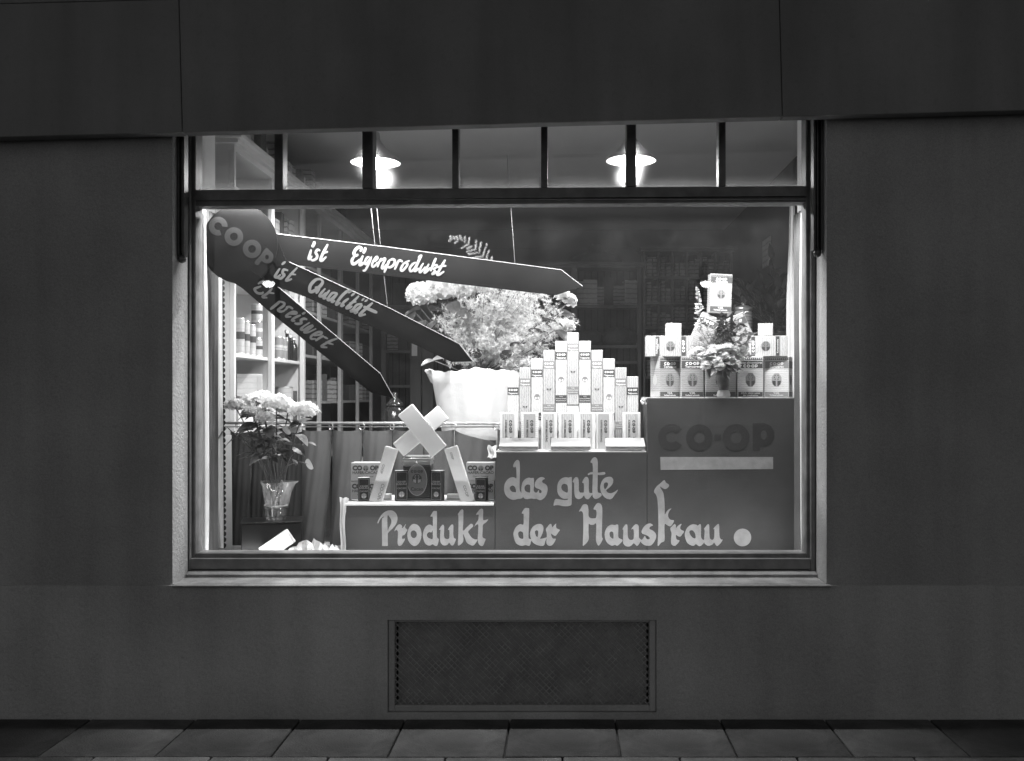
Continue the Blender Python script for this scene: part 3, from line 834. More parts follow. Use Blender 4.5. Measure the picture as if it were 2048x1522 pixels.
# counter with tall dark bottle
t = thing('shop_counter', 'brown shop counter behind the grey curtain', 'counter', (-0.5, 7.2, ZFL))
MB().box(-1.0, 1.0, -0.22, 0.22, 0, 0.90).build('body', M['oldwood'], t)
MB().bbox(-1.04, 1.04, -0.27, 0.27, 0.9005, 0.94, 0.005).build('counter_top', M['oldwood'], t)
zc = ZFL + 0.9405
c = P(790, 840, 7.1)
hB = PZ(784, 7.1) - zc
t = thing('storage_jar', 'tall dark jar with a knobbed lid behind the lowest sign blade', 'jar', (c.x, 7.1, zc))
MB().lathe([(0.001, 0), (0.075, 0), (0.08, 0.03), (0.08, hB - 0.14), (0.06, hB - 0.11), (0.055, hB - 0.10)], 20, cap=False).build('body', M['bottle'], t, True)
MB().lathe([(0.062, hB - 0.10), (0.062, hB - 0.085), (0.03, hB - 0.05), (0.016, hB - 0.035), (0.02, hB - 0.012), (0.012, hB), (0.001, hB)], 16, cap=False).build('lid', M['bottle'], t, True)

# ---- plants helpers
def frame_of(d):
    d = Vector(d).normalized()
    u = d.cross(Vector((0, 0, 1)))
    if u.length < 1e-3: u = Vector((1, 0, 0))
    u.normalize()
    return d, u, u.cross(d)
def leaf(mb, base, d, length, width, droop=0.3, twist=0.0, fold=0.25, seg=6):
    d, u, nrm = frame_of(d)
    u = (u * math.cos(twist) + nrm * math.sin(twist)).normalized()
    nrm = u.cross(d)
    p = Vector(base); vs = []
    dirv = d.copy()
    for i in range(seg + 1):
        t = i / seg
        wv = width * 0.5 * (math.sin(PI * min(1, t ** 0.75)) ** 0.8 + (0.06 if t < 0.9 else 0)) if 0 < t < 1 else 0.002
        vs += [p - u * wv + nrm * wv * fold, p.copy(), p + u * wv + nrm * wv * fold]
        dirv = (dirv + Vector((0, 0, -1)) * droop / seg).normalized()
        p = p + dirv * length / seg
    fs = []
    for i in range(seg):
        a = i * 3
        fs += [(a, a+1, a+4, a+3), (a+1, a+2, a+5, a+4)]
    mb.add(vs, fs)
def flower_head(mb, c, r, n, ps, rnd, flat=0.85, lo=-0.45, core=.7):
    c = Vector(c)
    mb.lathe([(r * core * math.sin(PI * q / 8) + .0005, -r * core * flat * math.cos(PI * q / 8)) for q in range(9)], 12, c, cap=False)
    for i in range(n):
        z = 1 - (1 - lo) * (i + 0.5) / n
        a = i * 2.39996 + rnd.uniform(-.3, .3)
        q = math.sqrt(max(0, 1 - z * z))
        d = Vector((q * math.cos(a), q * math.sin(a), z))
        p = c + Vector((d.x * r, d.y * r, d.z * r * flat)) * rnd.uniform(0.74, 1.10)
        dn, u, v = frame_of(d + Vector((rnd.uniform(-.5, .5), rnd.uniform(-.5, .5), rnd.uniform(-.5, .5))))
        ro = rnd.uniform(0, PI)
        s = ps * rnd.uniform(0.8, 1.2)
        for k in range(4):
            b1 = ro + k * PI / 2
            e1 = u * math.cos(b1) + v * math.sin(b1)
            e2 = u * math.cos(b1 + PI/2) + v * math.sin(b1 + PI/2)
            cup = dn * s * rnd.uniform(0.0, 0.35)
            mb.add([p, p + e1 * s * 0.6 - e2 * s * 0.48 + cup * 0.6, p + e1 * s * 1.05 + cup, p + e1 * s * 0.6 + e2 * s * 0.48 + cup * 0.6], [(0, 1, 2, 3)])
def ruffle_head(mb, c, r, n, rnd, axis=(0, -0.5, 0.8)):
    c = Vector(c); ax, u, v = frame_of(axis)
    for i in range(n):
        t = (i + .5) / n
        a = i * 2.4
        op = 1.35 * math.sqrt(t)
        d = (ax * math.cos(op) + (u * math.cos(a) + v * math.sin(a)) * math.sin(op)).normalized()
        _, e, g = frame_of(d)
        w_ = r * 0.5
        tip = c + d * r * rnd.uniform(0.8, 1.1)
        vs = [c + d * r * 0.15]
        for k in range(5):
            s = (k - 2) / 2
            vs.append(tip + e * s * w_ + g * rnd.uniform(-.18, .18) * r - d * abs(s) * r * 0.18)
        mb.add(vs, [(0, k + 1, k + 2) for k in range(4)])
def needle_spray(mb, path, nn, ln, wd, rnd, star=5):
    path = [Vector(p) for p in path]
    k = len(path) - 1
    for i in range(nn):
        t = (i + rnd.random()) / nn * k
        j = min(k - 1, int(t)); p = path[j].lerp(path[j + 1], t - j)
        for _ in range(star):
            d = Vector((rnd.gauss(0, 1), rnd.gauss(0, 1), rnd.gauss(0, 1)))
            if d.length < 1e-3: continue
            d.normalize()
            e = d.cross(Vector((rnd.gauss(0, 1), rnd.gauss(0, 1), rnd.gauss(0, 1)))).normalized() * wd / 2
            q = p + d * ln * rnd.uniform(0.6, 1.2)
            mb.add([p - e, p + e, q], [(0, 1, 2)])
def arc(p0, d0, length, droop, n=7, wob=0.0, rnd=random):
    p = Vector(p0); d = Vector(d0).normalized(); out = [p.copy()]
    for i in range(n):
        d = (d + Vector((rnd.uniform(-wob, wob), rnd.uniform(-wob, wob), -droop / n))).normalized()
        p = p + d * length / n; out.append(p.copy())
    return out

# dark plant and jar on a side table at the right wall
rnd = random.Random(5)
t = thing('side_cupboard', 'brown cupboard at the right shop wall behind the flowers', 'cupboard', (1.45, 8.05, ZFL))
MB().box(-0.43, 0.43, -0.28, 0.28, 0, 1.66).build('body', M['oldwood'], t)
MB().bbox(-0.45, 0.45, -0.3, 0.3, 1.6605, 1.70, 0.004).build('top_board', M['oldwood'], t)
for s_ in (-1, 1):
    MB().bbox(s_ * 0.21 - 0.19, s_ * 0.21 + 0.19, -0.298, -0.281, 0.1, 1.6, 0.004).build('door', M['oldwood'], t)
zt = ZFL + 1.7005
t = thing('leafy_plant', 'dark leafy pot plant at the right shop wall', 'plant', (PX(1556, 8.1), 8.1, zt))
MB().lathe([(0.001, 0), (0.09, 0), (0.12, 0.2), (0.125, 0.2), (0.125, 0.23), (0.11, 0.23), (0.105, 0.2), (0.001, 0.2)], 20, cap=False).build('pot', M['dim1'], t, True)
lf = MB(); stm = MB()
for i in range(70):
    a = rnd.uniform(0, 2 * PI); el = rnd.uniform(0.15, 1.4)
    d = Vector((math.cos(a) * math.cos(el), math.sin(a) * math.cos(el), math.sin(el)))
    pth = arc((0, 0, 0.2), d, rnd.uniform(0.3, 0.62), 0.5, 5, 0.15, rnd)
    stm.tube(pth, 0.004, 4)
    for q in pth[2:]:
        leaf(lf, q, d + Vector((rnd.uniform(-.6, .6), rnd.uniform(-.6, .6), rnd.uniform(-.2, .5))), rnd.uniform(.1, .17), rnd.uniform(.04, .07), 0.7, rnd.uniform(-1, 1), seg=4)
lf.build('foliage', M['leafdark'], t); stm.build('stems', M['leafdark'], t)
jx = max(PX(1487, 7.85), 1.10)
t = thing('glass_jar', 'lidded jar beside the dark plant', 'jar', (jx, 7.85, zt)); t.scale = (0.9, 0.9, 0.68)
MB().lathe([(0.001, 0), (0.075, 0), (0.08, 0.02), (0.08, 0.5), (0.07, 0.53)], 20, cap=False).build('body', M['dim1'], t, True)
MB().lathe([(0.073, 0.53), (0.08, 0.535), (0.08, 0.57), (0.03, 0.59), (0.018, 0.60), (0.022, 0.625), (0.001, 0.63)], 20, cap=False).build('lid', M['bare'], t, True)
tag(MB().box(-0.17, 0.17, -0.012, 0, -0.13, 0.13).build('wall_notice', M['dim3'], None, loc=(1.905, 9.3, PZ(505, 9.3)), rot=(0, 0, R(-90))), 'small pale notice pinned to the right shop wall', 'notice')

# ================================================================== DISPLAY
# ---- print helpers
def text_mesh(body, size, bold=0.0, space=1.0):
    "flat lettering from the built-in face, centred, as verts/faces in x,z"
    cu = bpy.data.curves.new('lettering', 'FONT')
    cu.body = body; cu.size = size; cu.offset = bold; cu.space_character = space
    cu.align_x = 'CENTER'; cu.align_y = 'CENTER'; cu.resolution_u = 3
    o = bpy.data.objects.new('lettering', cu)
    me = o.to_mesh()
    vs = [(v.co.x, v.co.y) for v in me.vertices]
    fs = [tuple(p.vertices) for p in me.polygons]
    o.to_mesh_clear()
    bpy.data.objects.remove(o); bpy.data.curves.remove(cu)
    return vs, fs
TX = {}
def put_text(mb, body, size, x, z, y, bold=0.0, rot=0, space=1.0):
    k = (body, size, bold, space)
    if k not in TX: TX[k] = text_mesh(body, size, bold, space)
    vs, fs = TX[k]
    c, s = math.cos(rot), math.sin(rot)
    mb.add([(x + a*c - b_*s, y, z + a*s + b_*c) for a, b_ in vs], fs)
def put_logo(mb, w_, x, z, y, rot=0, dash=True):
    "CO-OP in round letters, total width w_"
    loops = []
    u = w_ / (1480 / 6.4)
    def tf(p):
        a, b_ = (p[0] - 917) / 6.4 * u, (285 - p[1]) / 6.4 * u
        c, s = math.cos(rot), math.sin(rot)
        return (x + a*c - b_*s, z + a*s + b_*c)
    g = [[cletter(340, 285, 170, 68, 0, 38)], [ring(695, 288, 171), ring(695, 288, 70)], [ring(1165, 288, 171), ring(1165, 288, 72)],
         [[(1378, 110), (1530, 108), (1610, 140), (1655, 210), (1655, 300), (1610, 375), (1540, 408), (1472, 408), (1472, 456), (1378, 456)], ring(1520, 256, 38, 60)]]
    if dash: g.append([[(888, 250), (975, 250), (975, 320), (888, 320)]])
    for l in g: mb.sheet([[tf(p) for p in q] for q in l], y)
def emblem(mbb, mbd, x, z, y, r, ry=None):
    "roundel with a tree: pale crown and trunk between two dark quarters"
    ry = ry or r
    oct_ = [(x + r*math.cos(R(22.5 + 45*i)), z + ry*math.sin(R(22.5 + 45*i))) for i in range(8)]
    mbb.sheet([oct_], y)
    for s in (-1, 1):
        mbd.sheet([[(x + s*r*0.16, z - ry*0.12), (x + s*r*0.82, z - ry*0.12), (x + s*r*0.72, z - ry*0.6), (x + s*r*0.3, z - ry*0.84), (x + s*r*0.16, z - ry*0.84)]], y - 0.0006)
        for q in range(3):
            mbd.sheet([ring(x + s*r*(0.28 + 0.12*(q % 2)), z + ry*(0.1 + 0.26*q), r*0.12, ry*0.09, 8)], y - 0.0006)

# ---- stepped stand with painted lettering
YS = 5.30
zlow, zmid, zhi = PZ(1011, YS), PZ(904, YS), PZ(796, YS)
sx = [PX(692, YS), PX(990, YS), PX(1294, YS), PX(1606, YS)]
DEP = 0.44
stand = thing('display_stand', 'dark grey stepped display stand painted with large pale lettering', 'display stand', ((sx[0] + sx[3]) / 2, YS, 0.6805))
so = (-(sx[0] + sx[3]) / 2, -YS, -0.6805)
for nm, xa, xb, zt in (('low_step', sx[0], sx[1], zlow), ('middle_step', sx[1] + 0.001, sx[2], zmid), ('high_step', sx[2] + 0.001, sx[3], zhi)):
    MB().bbox(xa, xb, YS, YS + DEP, 0.6805, zt, 0.003).build(nm, M['standgrey'], stand, loc=so)
MB().bbox(sx[0] - 0.012, sx[1] - 0.006, YS - 0.008, YS + DEP, zlow + 0.0005, zlow + 0.012, 0.003).build('top_cloth', M['whitecloth'], stand, loc=so)
MB().box(sx[1] + 0.004, sx[2] - 0.004, YS + 0.004, YS + DEP, zmid + 0.0005, zmid + 0.003).build('top_paper', M['paper'], stand, loc=so)
MB().box(sx[2] + 0.004, sx[3] - 0.004, YS + 0.004, YS + DEP, zhi + 0.0005, zhi + 0.003).build('top_paper', M['paper'], stand, loc=so)
ZLOW, ZMID, ZHI = zlow + 0.0125, zmid + 0.0035, zhi + 0.0035
def ruffle_cloth(name, cx, cz, w_, h_, Y, seed, parent, m, lean=0.0):
    rn = random.Random(seed); mb = MB(); nx, nz_ = 10, 14
    ph = [rn.uniform(0, 6) for _ in range(5)]
    vs = []
    for j in range(nz_ + 1):
        v = j / nz_
        for i in range(nx + 1):
            u = i / nx
            wv = w_ * (1.0 - 0.45 * min(1, (1 - v) * 3.2) * (1 if h_ > 0.2 else 0.2))
            x = cx + (u - 0.5) * wv + 0.004 * math.sin(7 * v + ph[0])
            y = Y + 0.012 * math.sin(6 * u + ph[1] + 2 * v) + 0.006 * math.sin(13 * u + ph[2]) + lean * v
            vs.append((x, y, cz + v * h_ + 0.004 * math.sin(9 * u + ph[3])))
    mb.add(vs, [(j*(nx+1)+i, j*(nx+1)+i+1, (j+1)*(nx+1)+i+1, (j+1)*(nx+1)+i) for j in range(nz_) for i in range(nx)])
    o = mb.build(name, m, parent, True, loc=so)
    return o
ruffle_cloth('cloth_end', PX(692, YS) - 0.016, PZ(1104, YS), 0.05, PZ(996, YS) - PZ(1104, YS), YS + 0.01, 1, stand, M['whitecloth'])
ruffle_cloth('cloth_end', PX(984, YS), PZ(916, YS), 0.05, PZ(892, YS) - PZ(916, YS), YS + 0.0, 2, stand, M['whitecloth'], 0.03)
ruffle_cloth('cloth_end', PX(1287, YS), PZ(808, YS), 0.03, 0.035, YS - 0.005, 3, stand, M['whitecloth'])

# traced brush lettering, marks in the picture
G_DAS = [
 [[(218,278),(216,250),(235,205),(262,172),(290,162),(313,178),(322,215),(326,300),(324,450),(321,600),(327,665),(350,700),(375,740),(372,780),(330,800),(290,802),(240,816),(190,812),(130,780),(90,730),(68,660),(72,580),(100,510),(150,462),(200,445),(240,452),(268,462),(270,380),(266,310),(255,275),(238,285)],
  [(160,630),(170,600),(205,582),(240,600),(258,640),(262,688),(225,690),(185,675)]],
 [[(350,640),(355,580),(375,520),(415,475),(470,453),(510,460),(545,457),(556,480),(556,600),(552,660),(575,695),(605,700),(612,740),(600,790),(560,803),(520,795),(480,800),(440,806),(400,795),(370,750),(352,700)],
  [(400,630),(408,595),(440,568),(480,568),(495,590),(492,690),(455,692),(415,670)]],
 [[(735,470),(715,450),(680,443),(640,455),(600,490),(573,540),(570,590),(590,620),(640,640),(672,660),(682,690),(665,705),(640,695),(638,655),(610,690),(590,740),(590,790),(630,815),(670,820),(720,790),(760,735),(780,660),(775,600),(745,560),(700,535),(690,510),(705,490)]],
 [[(938,620),(945,560),(970,505),(1020,460),(1080,445),(1120,452),(1150,445),(1175,452),(1178,600),(1176,760),(1172,880),(1150,910),(1080,922),(1010,915),(950,903),(905,905),(878,912),(885,860),(900,815),(925,802),(1000,812),(1060,820),(1105,815),(1112,797),(1070,800),(1020,790),(970,750),(942,690)],
  [(1005,620),(1015,575),(1050,553),(1085,562),(1108,590),(1110,690),(1070,690),(1025,660)]],
 [[(1190,528),(1200,490),(1225,455),(1250,443),(1278,460),(1290,510),(1292,600),(1293,660),(1312,695),(1345,697),(1372,690),(1376,600),(1370,545),(1348,535),(1362,490),(1390,450),(1420,440),(1445,460),(1455,510),(1455,650),(1468,700),(1500,705),(1518,715),(1500,745),(1460,795),(1430,806),(1395,785),(1375,745),(1340,785),(1300,803),(1260,797),(1230,765),(1218,700),(1216,600),(1212,535)]],
 [[(1483,200),(1505,150),(1540,120),(1575,125),(1597,165),(1604,240),(1602,400),(1598,600),(1600,670),(1615,700),(1650,705),(1665,745),(1620,785),(1570,803),(1535,785),(1515,740),(1514,600),(1520,400),(1520,280),(1512,215),(1495,210)]],
 [[(1437,400),(1460,375),(1510,360),(1600,372),(1700,360),(1725,375),(1715,400),(1640,412),(1560,400),(1480,400),(1450,412)]],
 [[(1642,620),(1650,560),(1675,500),(1720,455),(1780,438),(1825,445),(1853,480),(1852,530),(1825,580),(1780,625),(1740,662),(1765,695),(1810,708),(1860,695),(1905,665),(1932,650),(1915,690),(1875,740),(1840,790),(1795,808),(1735,790),(1690,750),(1655,690)],
  [(1700,590),(1705,550),(1735,530),(1765,540),(1770,570),(1750,610),(1722,642),(1708,625)]]]
G_PRO = [
 [[(40,372),(60,320),(110,240),(170,190),(240,168),(300,180),(345,220),(368,285),(362,350),(335,410),(280,475),(215,540),(210,600),(210,740),(205,752),(122,752),(117,740),(116,600),(113,330),(140,285),(150,268),(110,290),(75,335),(55,382)],
  [(205,262),(240,280),(268,330),(262,390),(230,450),(208,490)]],
 [[(318,510),(335,465),(365,420),(400,397),(430,408),(445,430),(440,460),(470,440),(495,403),(508,398),(492,430),(500,460),(530,488),(510,530),(485,570),(455,580),(445,600),(448,635),(490,632),(480,670),(450,720),(420,748),(385,745),(370,700),(375,600),(375,520),(355,490),(335,498)]],
 [[(645,392),(700,410),(740,460),(762,540),(755,630),(725,700),(680,745),(635,752),(585,720),(545,660),(530,580),(540,500),(575,430),(610,400)],
  [(632,498),(668,515),(685,555),(675,600),(645,622),(610,615),(588,580),(585,540),(600,510)]],
 [[(785,590),(795,510),(825,445),(870,408),(915,405),(945,425),(948,340),(945,275),(908,270),(930,225),(960,182),(1000,180),(1015,200),(1015,400),(1015,600),(1045,645),(1020,745),(975,745),(945,725),(900,747),(850,735),(810,690)],
  [(850,580),(860,545),(890,525),(925,530),(943,500),(945,632),(905,632),(870,615)]],
 [[(1050,490),(1070,450),(1105,405),(1130,420),(1133,480),(1130,560),(1140,620),(1180,640),(1215,625),(1220,560),(1218,495),(1197,487),(1220,440),(1255,403),(1282,410),(1285,470),(1283,560),(1295,620),(1325,640),(1310,690),(1285,738),(1250,742),(1215,700),(1190,730),(1140,745),(1095,725),(1068,670),(1068,560),(1072,490)]],
 [[(1348,250),(1375,205),(1410,160),(1440,157),(1448,190),(1447,350),(1443,500),(1500,450),(1575,388),(1608,430),(1530,510),(1545,560),(1590,620),(1640,645),(1680,648),(1660,690),(1610,745),(1550,730),(1500,690),(1470,610),(1443,560),(1445,680),(1362,745),(1365,600),(1368,400),(1365,245)]],
 [[(1657,240),(1680,200),(1720,150),(1750,142),(1772,170),(1772,320),(1815,325),(1857,318),(1820,365),(1770,405),(1765,480),(1760,590),(1780,625),(1812,640),(1795,690),(1765,750),(1725,745),(1695,710),(1683,640),(1690,520),(1692,405),(1655,410),(1628,438),(1655,380),(1690,330),(1697,280),(1695,240)]]]
G_DER = [
 [[(138,570),(150,500),(190,430),(250,395),(300,400),(305,300),(303,230),(275,218),(300,165),(330,132),(385,135),(397,165),(392,400),(385,600),(400,635),(437,645),(425,690),(400,750),(340,738),(280,750),(220,735),(170,690)],
  [(215,555),(225,525),(255,512),(290,530),(298,560),(298,630),(260,632),(228,605)]],
 [[(410,570),(425,490),(465,430),(540,393),(600,400),(630,445),(622,520),(595,590),(575,632),(630,628),(685,612),(665,660),(640,740),(575,750),(500,725),(445,680)],
  [(490,525),(508,498),(535,500),(545,530),(535,600),(510,590)]],
 [[(670,480),(695,440),(735,393),(760,400),(775,445),(800,420),(838,385),(835,430),(850,465),(897,490),(865,540),(830,585),(790,575),(755,550),(765,600),(790,632),(832,635),(810,690),(770,740),(730,750),(690,730),(678,680),(685,560)]]]
G_HAUS = [
 [[(1212,190),(1240,140),(1275,80),(1320,68),(1355,90),(1368,170),(1370,260),(1400,295),(1450,300),(1490,290),(1500,220),(1490,165),(1450,150),(1475,95),(1510,52),(1550,52),(1582,85),(1595,170),(1590,400),(1587,590),(1600,645),(1540,745),(1505,710),(1490,640),(1495,500),(1492,385),(1450,405),(1400,405),(1372,395),(1368,520),(1368,655),(1285,748),(1275,700),(1283,500),(1282,300),(1275,210),(1245,180)]],
 [[(1632,570),(1645,500),(1680,440),(1740,405),(1800,410),(1840,400),(1858,430),(1855,560),(1865,620),(1927,655),(1890,710),(1840,748),(1800,735),(1750,748),(1690,715),(1650,660)],
  [(1712,550),(1722,525),(1750,515),(1775,540),(1775,630),(1745,620),(1720,595)]]]
G_FRAU = [
 [[(-123,971),(-98,921),(-68,891),(-45,900),(-40,960),(-38,1060),(-25,1120),(5,1145),(45,1140),(60,1110),(62,1010),(50,965),(20,975),(50,925),(90,890),(125,895),(142,930),(145,1030),(150,1110),(190,1145),(175,1170),(125,1240),(95,1230),(60,1200),(30,1230),(-10,1253),(-60,1250),(-100,1220),(-113,1180),(-113,1080),(-108,985)]],
 [[(375,905),(350,882),(320,875),(270,890),(220,940),(190,1000),(200,1040),(250,1060),(300,1085),(325,1115),(310,1135),(270,1125),(243,1080),(215,1120),(178,1165),(195,1200),(250,1235),(330,1238),(380,1200),(420,1130),(430,1070),(405,1020),(360,985),(320,965),(325,935),(350,920)]],
 [[(395,365),(400,325),(440,265),(500,215),(560,165),(590,205),(640,245),(620,290),(580,312),(540,300),(490,270),(510,310),(540,360),(555,420),(565,520),(570,640),(570,730),(600,680),(640,640),(680,632),(650,665),(625,720),(630,775),(665,815),(720,825),(700,880),(665,920),(620,910),(570,885),(565,1000),(565,1155),(510,1190),(455,1245),(458,1100),(465,900),(462,700),(455,560),(445,460),(420,395)]],
 [[(660,960),(690,920),(730,885),(750,905),(755,950),(780,920),(820,890),(845,885),(820,940),(840,980),(885,1005),(855,1055),(825,1090),(790,1085),(755,1065),(755,1110),(770,1140),(810,1155),(785,1200),(740,1240),(700,1235),(675,1205),(672,1130),(680,1040)]],
 [[(897,1070),(910,1000),(950,930),(1020,890),(1080,895),(1110,910),(1145,885),(1163,910),(1163,1020),(1165,1100),(1190,1140),(1215,1145),(1215,1185),(1170,1235),(1130,1247),(1080,1215),(1040,1242),(980,1225),(930,1180)],
  [(972,1015),(990,990),(1025,990),(1060,1030),(1073,1075),(1070,1118),(1030,1110),(990,1065)]],
 [[(1212,965),(1240,925),(1275,888),(1297,905),(1300,1000),(1305,1100),(1325,1135),(1360,1140),(1380,1100),(1382,1010),(1380,965),(1362,972),(1390,930),(1440,885),(1460,905),(1462,1010),(1470,1100),(1495,1138),(1517,1140),(1490,1190),(1440,1240),(1410,1235),(1378,1190),(1350,1220),(1290,1242),(1245,1225),(1215,1185),(1218,1080),(1222,985)]]]
def painted(groups, ox, oy, k, Y, name, m, parent, off, smooth=True, bend=None):
    i = 0
    for g in groups:
        mb = MB()
        loops = [crom(l, 4) if smooth else l for l in g]
        if bend:   # on the askew sign: flat in the picture, then set on its board
            mb.sheet([[(ox + x / k, -(oy + y / k)) for x, y in l] for l in loops], 0)
            mb.v = [tuple(P(q[0], -q[2], bend(q[0]) - 0.0007)) for q in mb.v]
        else:
            mb.sheet([[(PX(ox + x / k, Y), PZ(oy + y / k, Y)) for x, y in l] for l in loops], Y - 0.0006 - 0.0002 * (i % 2))
        mb.build(name, m, parent, loc=off); i += 1
painted(G_DAS, 1000, 900, 8.192, YS, 'letter', M['standletter'], stand, so)
painted(G_PRO, 750, 1000, 8.192, YS, 'letter', M['standletter'], stand, so)
painted(G_DER, 1010, 1000, 8.192, YS, 'letter', M['standletter'], stand, so)
painted(G_HAUS, 1010, 1000, 8.192, YS, 'letter', M['standletter'], stand, so)
painted(G_FRAU, 1260, 940, 8.192, YS, 'letter', M['standletter'], stand, so)
painted([[ring(1843, 1105, 143, 145)]], 1260, 940, 8.192, YS, 'full_stop', M['standletter'], stand, so, False)
painted([[[(195, 537), (1640, 537), (1640, 692), (200, 704)]]], 1290, 830, 6.4, YS, 'painted_bar', M['standletter'], stand, so, False)
LOGO = [[cletter(340, 285, 170, 70, 0, 38)], [ring(695, 290, 170), ring(695, 290, 70)], [[(888, 250), (975, 250), (975, 320), (888, 320)]],
        [ring(1165, 288, 172), ring(1165, 288, 74)], [[(1378, 106), (1530, 104), (1610, 140), (1655, 210), (1655, 290), (1610, 370), (1540, 405), (1470, 405), (1470, 456), (1378, 456)], ring(1520, 255, 38, 60)]]
painted(LOGO, 1290, 830, 6.4, YS, 'dark_letter', M['standdark'], stand, so, False)

# ---- hanging sign: disc with three blades; it hangs askew, its right end deeper in the window
YG = 5.115
def SY(px, dy=0.0): return YG + (px - 478) / 687 * 0.075 + dy
sign = thing('hanging_sign', 'black hanging sign, a disc with three long pointed blades of brush lettering', 'sign', P(478, 488, YG))
sg = -P(478, 488, YG)
def board(pts, dy, th):
    mb = MB().prism([(a_, -b_) for a_, b_ in pts], 0, 1)
    mb.v = [tuple(P(q[0], -q[2], SY(q[0], dy)) + Vector((0, th * q[1], 0))) for q in mb.v]
    return mb
board(ring(479, 488, 76, 79, 56), 0, 0.008).build('disc', M['signblack'], sign, loc=sg)
board([(412, 520), (470, 430), (552, 470), (572, 522), (560, 572), (485, 577), (437, 545)], 0.0085, 0.005).build('hub_board', M['signblack'], sign, loc=sg)
blades = [
 ([(540, 466), (553, 468), (780, 495), (1030, 528), (1122, 540), (1165, 573), (1113, 590), (1062, 585), (866, 562), (780, 552), (556, 526), (540, 520)], [(553, 468), (780, 495), (1030, 528), (1122, 540), (1165, 573)], 0.014),
 ([(556, 526), (572, 522), (780, 617), (918, 688), (945, 723), (902, 724), (836, 692), (688, 630), (612, 594), (550, 572), (534, 562), (538, 544)], [(578, 524), (780, 617), (918, 688), (945, 723)], -0.0065),
 ([(500, 540), (552, 571), (760, 747), (788, 797), (742, 785), (686, 741), (612, 683), (543, 627), (485, 577), (440, 548)], [(558, 576), (760, 747), (788, 797)], -0.013)]
for pts, edge, dy in blades:
    board(pts, dy, 0.005).build('blade', M['signblade'], sign, loc=sg)
    eb = MB()
    for (p, q) in zip(edge[:-1], edge[1:]):
        d_ = Vector((q[0] - p[0], q[1] - p[1])).normalized(); nn = Vector((d_.y, -d_.x)) * 1.3
        e4 = [P(p[0], p[1], SY(p[0], dy - .001)), P(q[0], q[1], SY(q[0], dy - .001)), P(q[0] + nn.x, q[1] + nn.y, SY(q[0], dy + .005)), P(p[0] + nn.x, p[1] + nn.y, SY(p[0], dy + .005))]
        eb.add(e4, [(0, 1, 2, 3)])
    eb.build('edge_strip', M['signedge'], sign, loc=sg)  # thin strip paler than the blades, along their upper edges only
mbl = [[cletter(440, 498, 180, 72, 37, 32)], [ring(740, 695, 178), ring(740, 695, 73)], [ring(1085, 930, 176), ring(1085, 930, 73)],
       [crom([(1350,915),(1420,960),(1480,1020),(1490,1100),(1450,1180),(1380,1205),(1310,1190),(1260,1165),(1195,1245),(1132,1185),(1240,1060)], 3), ring(1370, 1085, 35, 44)]]
painted(mbl, 390, 400, 9.51, YG, 'disc_letter', M['signgrey'], sign, sg, False, bend=SY)
def script(name, ox, oy, k, strokes, dy, m):
    mb = MB(); y = dy - 0.0006
    for wd, pts in strokes:
        n0 = len(mb.v)
        stroke(mb, pts, wd, 0, lambda p: (ox + p[0] / k, -(oy + p[1] / k)))
        mb.v[n0:] = [tuple(P(q[0], -q[2], SY(q[0], y))) for q in mb.v[n0:]]
        y -= 0.00008
    mb.build(name, m, sign, loc=sg)
script('brush_word', 600, 470, 13.653, [(70, [(305,395),(270,520),(235,640),(265,650),(330,570)]), (80, [(400,175),(370,270),(325,325)]), (70, [(550,430),(480,400),(430,480),(470,560),(440,650),(340,690),(280,640)]), (78, [(760,250),(680,400),(600,560),(560,680),(610,690),(720,590)]), (52, [(600,480),(680,480),(765,450)])], 0.014, M['signwhite'])
script('brush_word', 600, 470, 13.653, [(85, [(1640,450),(1680,380),(1610,330),(1510,410),(1470,510),(1530,560),(1590,525)]), (80, [(1500,570),(1420,680),(1440,790),(1520,770),(1640,660)]),
  (78, [(1720,560),(1660,700),(1630,820),(1700,790),(1740,740)]), (78, [(1785,335),(1770,420),(1720,500)]), (62, [(1900,600),(1830,620),(1770,740),(1800,800),(1880,700),(1960,590)]), (62, [(1945,640),(1860,820),(1780,960),(1710,970)])], 0.014, M['signwhite'])
script('brush_word', 740, 480, 12.8, [(55, [(110,560),(190,480),(170,430),(90,530),(50,640),(80,690),(160,620),(190,560)]), (52, [(290,460),(230,580),(190,700)]), (60, [(250,560),(350,480),(390,490),(340,600),(300,710),(340,720),(420,620)]),
  (65, [(500,510),(460,600),(410,720),(360,840)]), (65, [(500,520),(590,490),(640,560),(580,660),(500,700),(450,690)]), (55, [(740,520),(690,620),(630,760)]), (58, [(700,580),(760,520),(840,560)]), (60, [(920,560),(850,620),(790,740),(820,790),(900,720),(960,620),(920,570),(1015,530)]),
  (60, [(1170,570),(1090,620),(1020,720),(1040,800),(1110,760),(1180,640)]), (70, [(1320,405),(1260,500),(1180,680),(1140,790),(1200,760),(1250,720)]), (45, [(1230,460),(1290,400),(1340,400)]),
  (56, [(1370,590),(1310,680),(1270,780),(1280,830),(1350,770),(1420,680)]), (56, [(1510,610),(1450,720),(1390,840),(1460,800),(1540,700)]), (62, [(1690,460),(1640,570),(1570,740),(1545,800)]), (50, [(1600,660),(1710,640),(1700,700),(1600,740)]), (56, [(1620,740),(1660,790),(1590,870),(1640,860),(1710,800)]),
  (66, [(1925,505),(1860,620),(1780,760),(1720,880),(1780,880),(1900,800)]), (52, [(1730,710),(1840,660),(1955,665)])], 0.014, M['signwhite'])
M['signcord'] = mat('sign_cord', 0.14)
M['signmid'] = mat('sign_pale_grey_letters', 0.52, 0.6, 0.2, 0.05, 9)
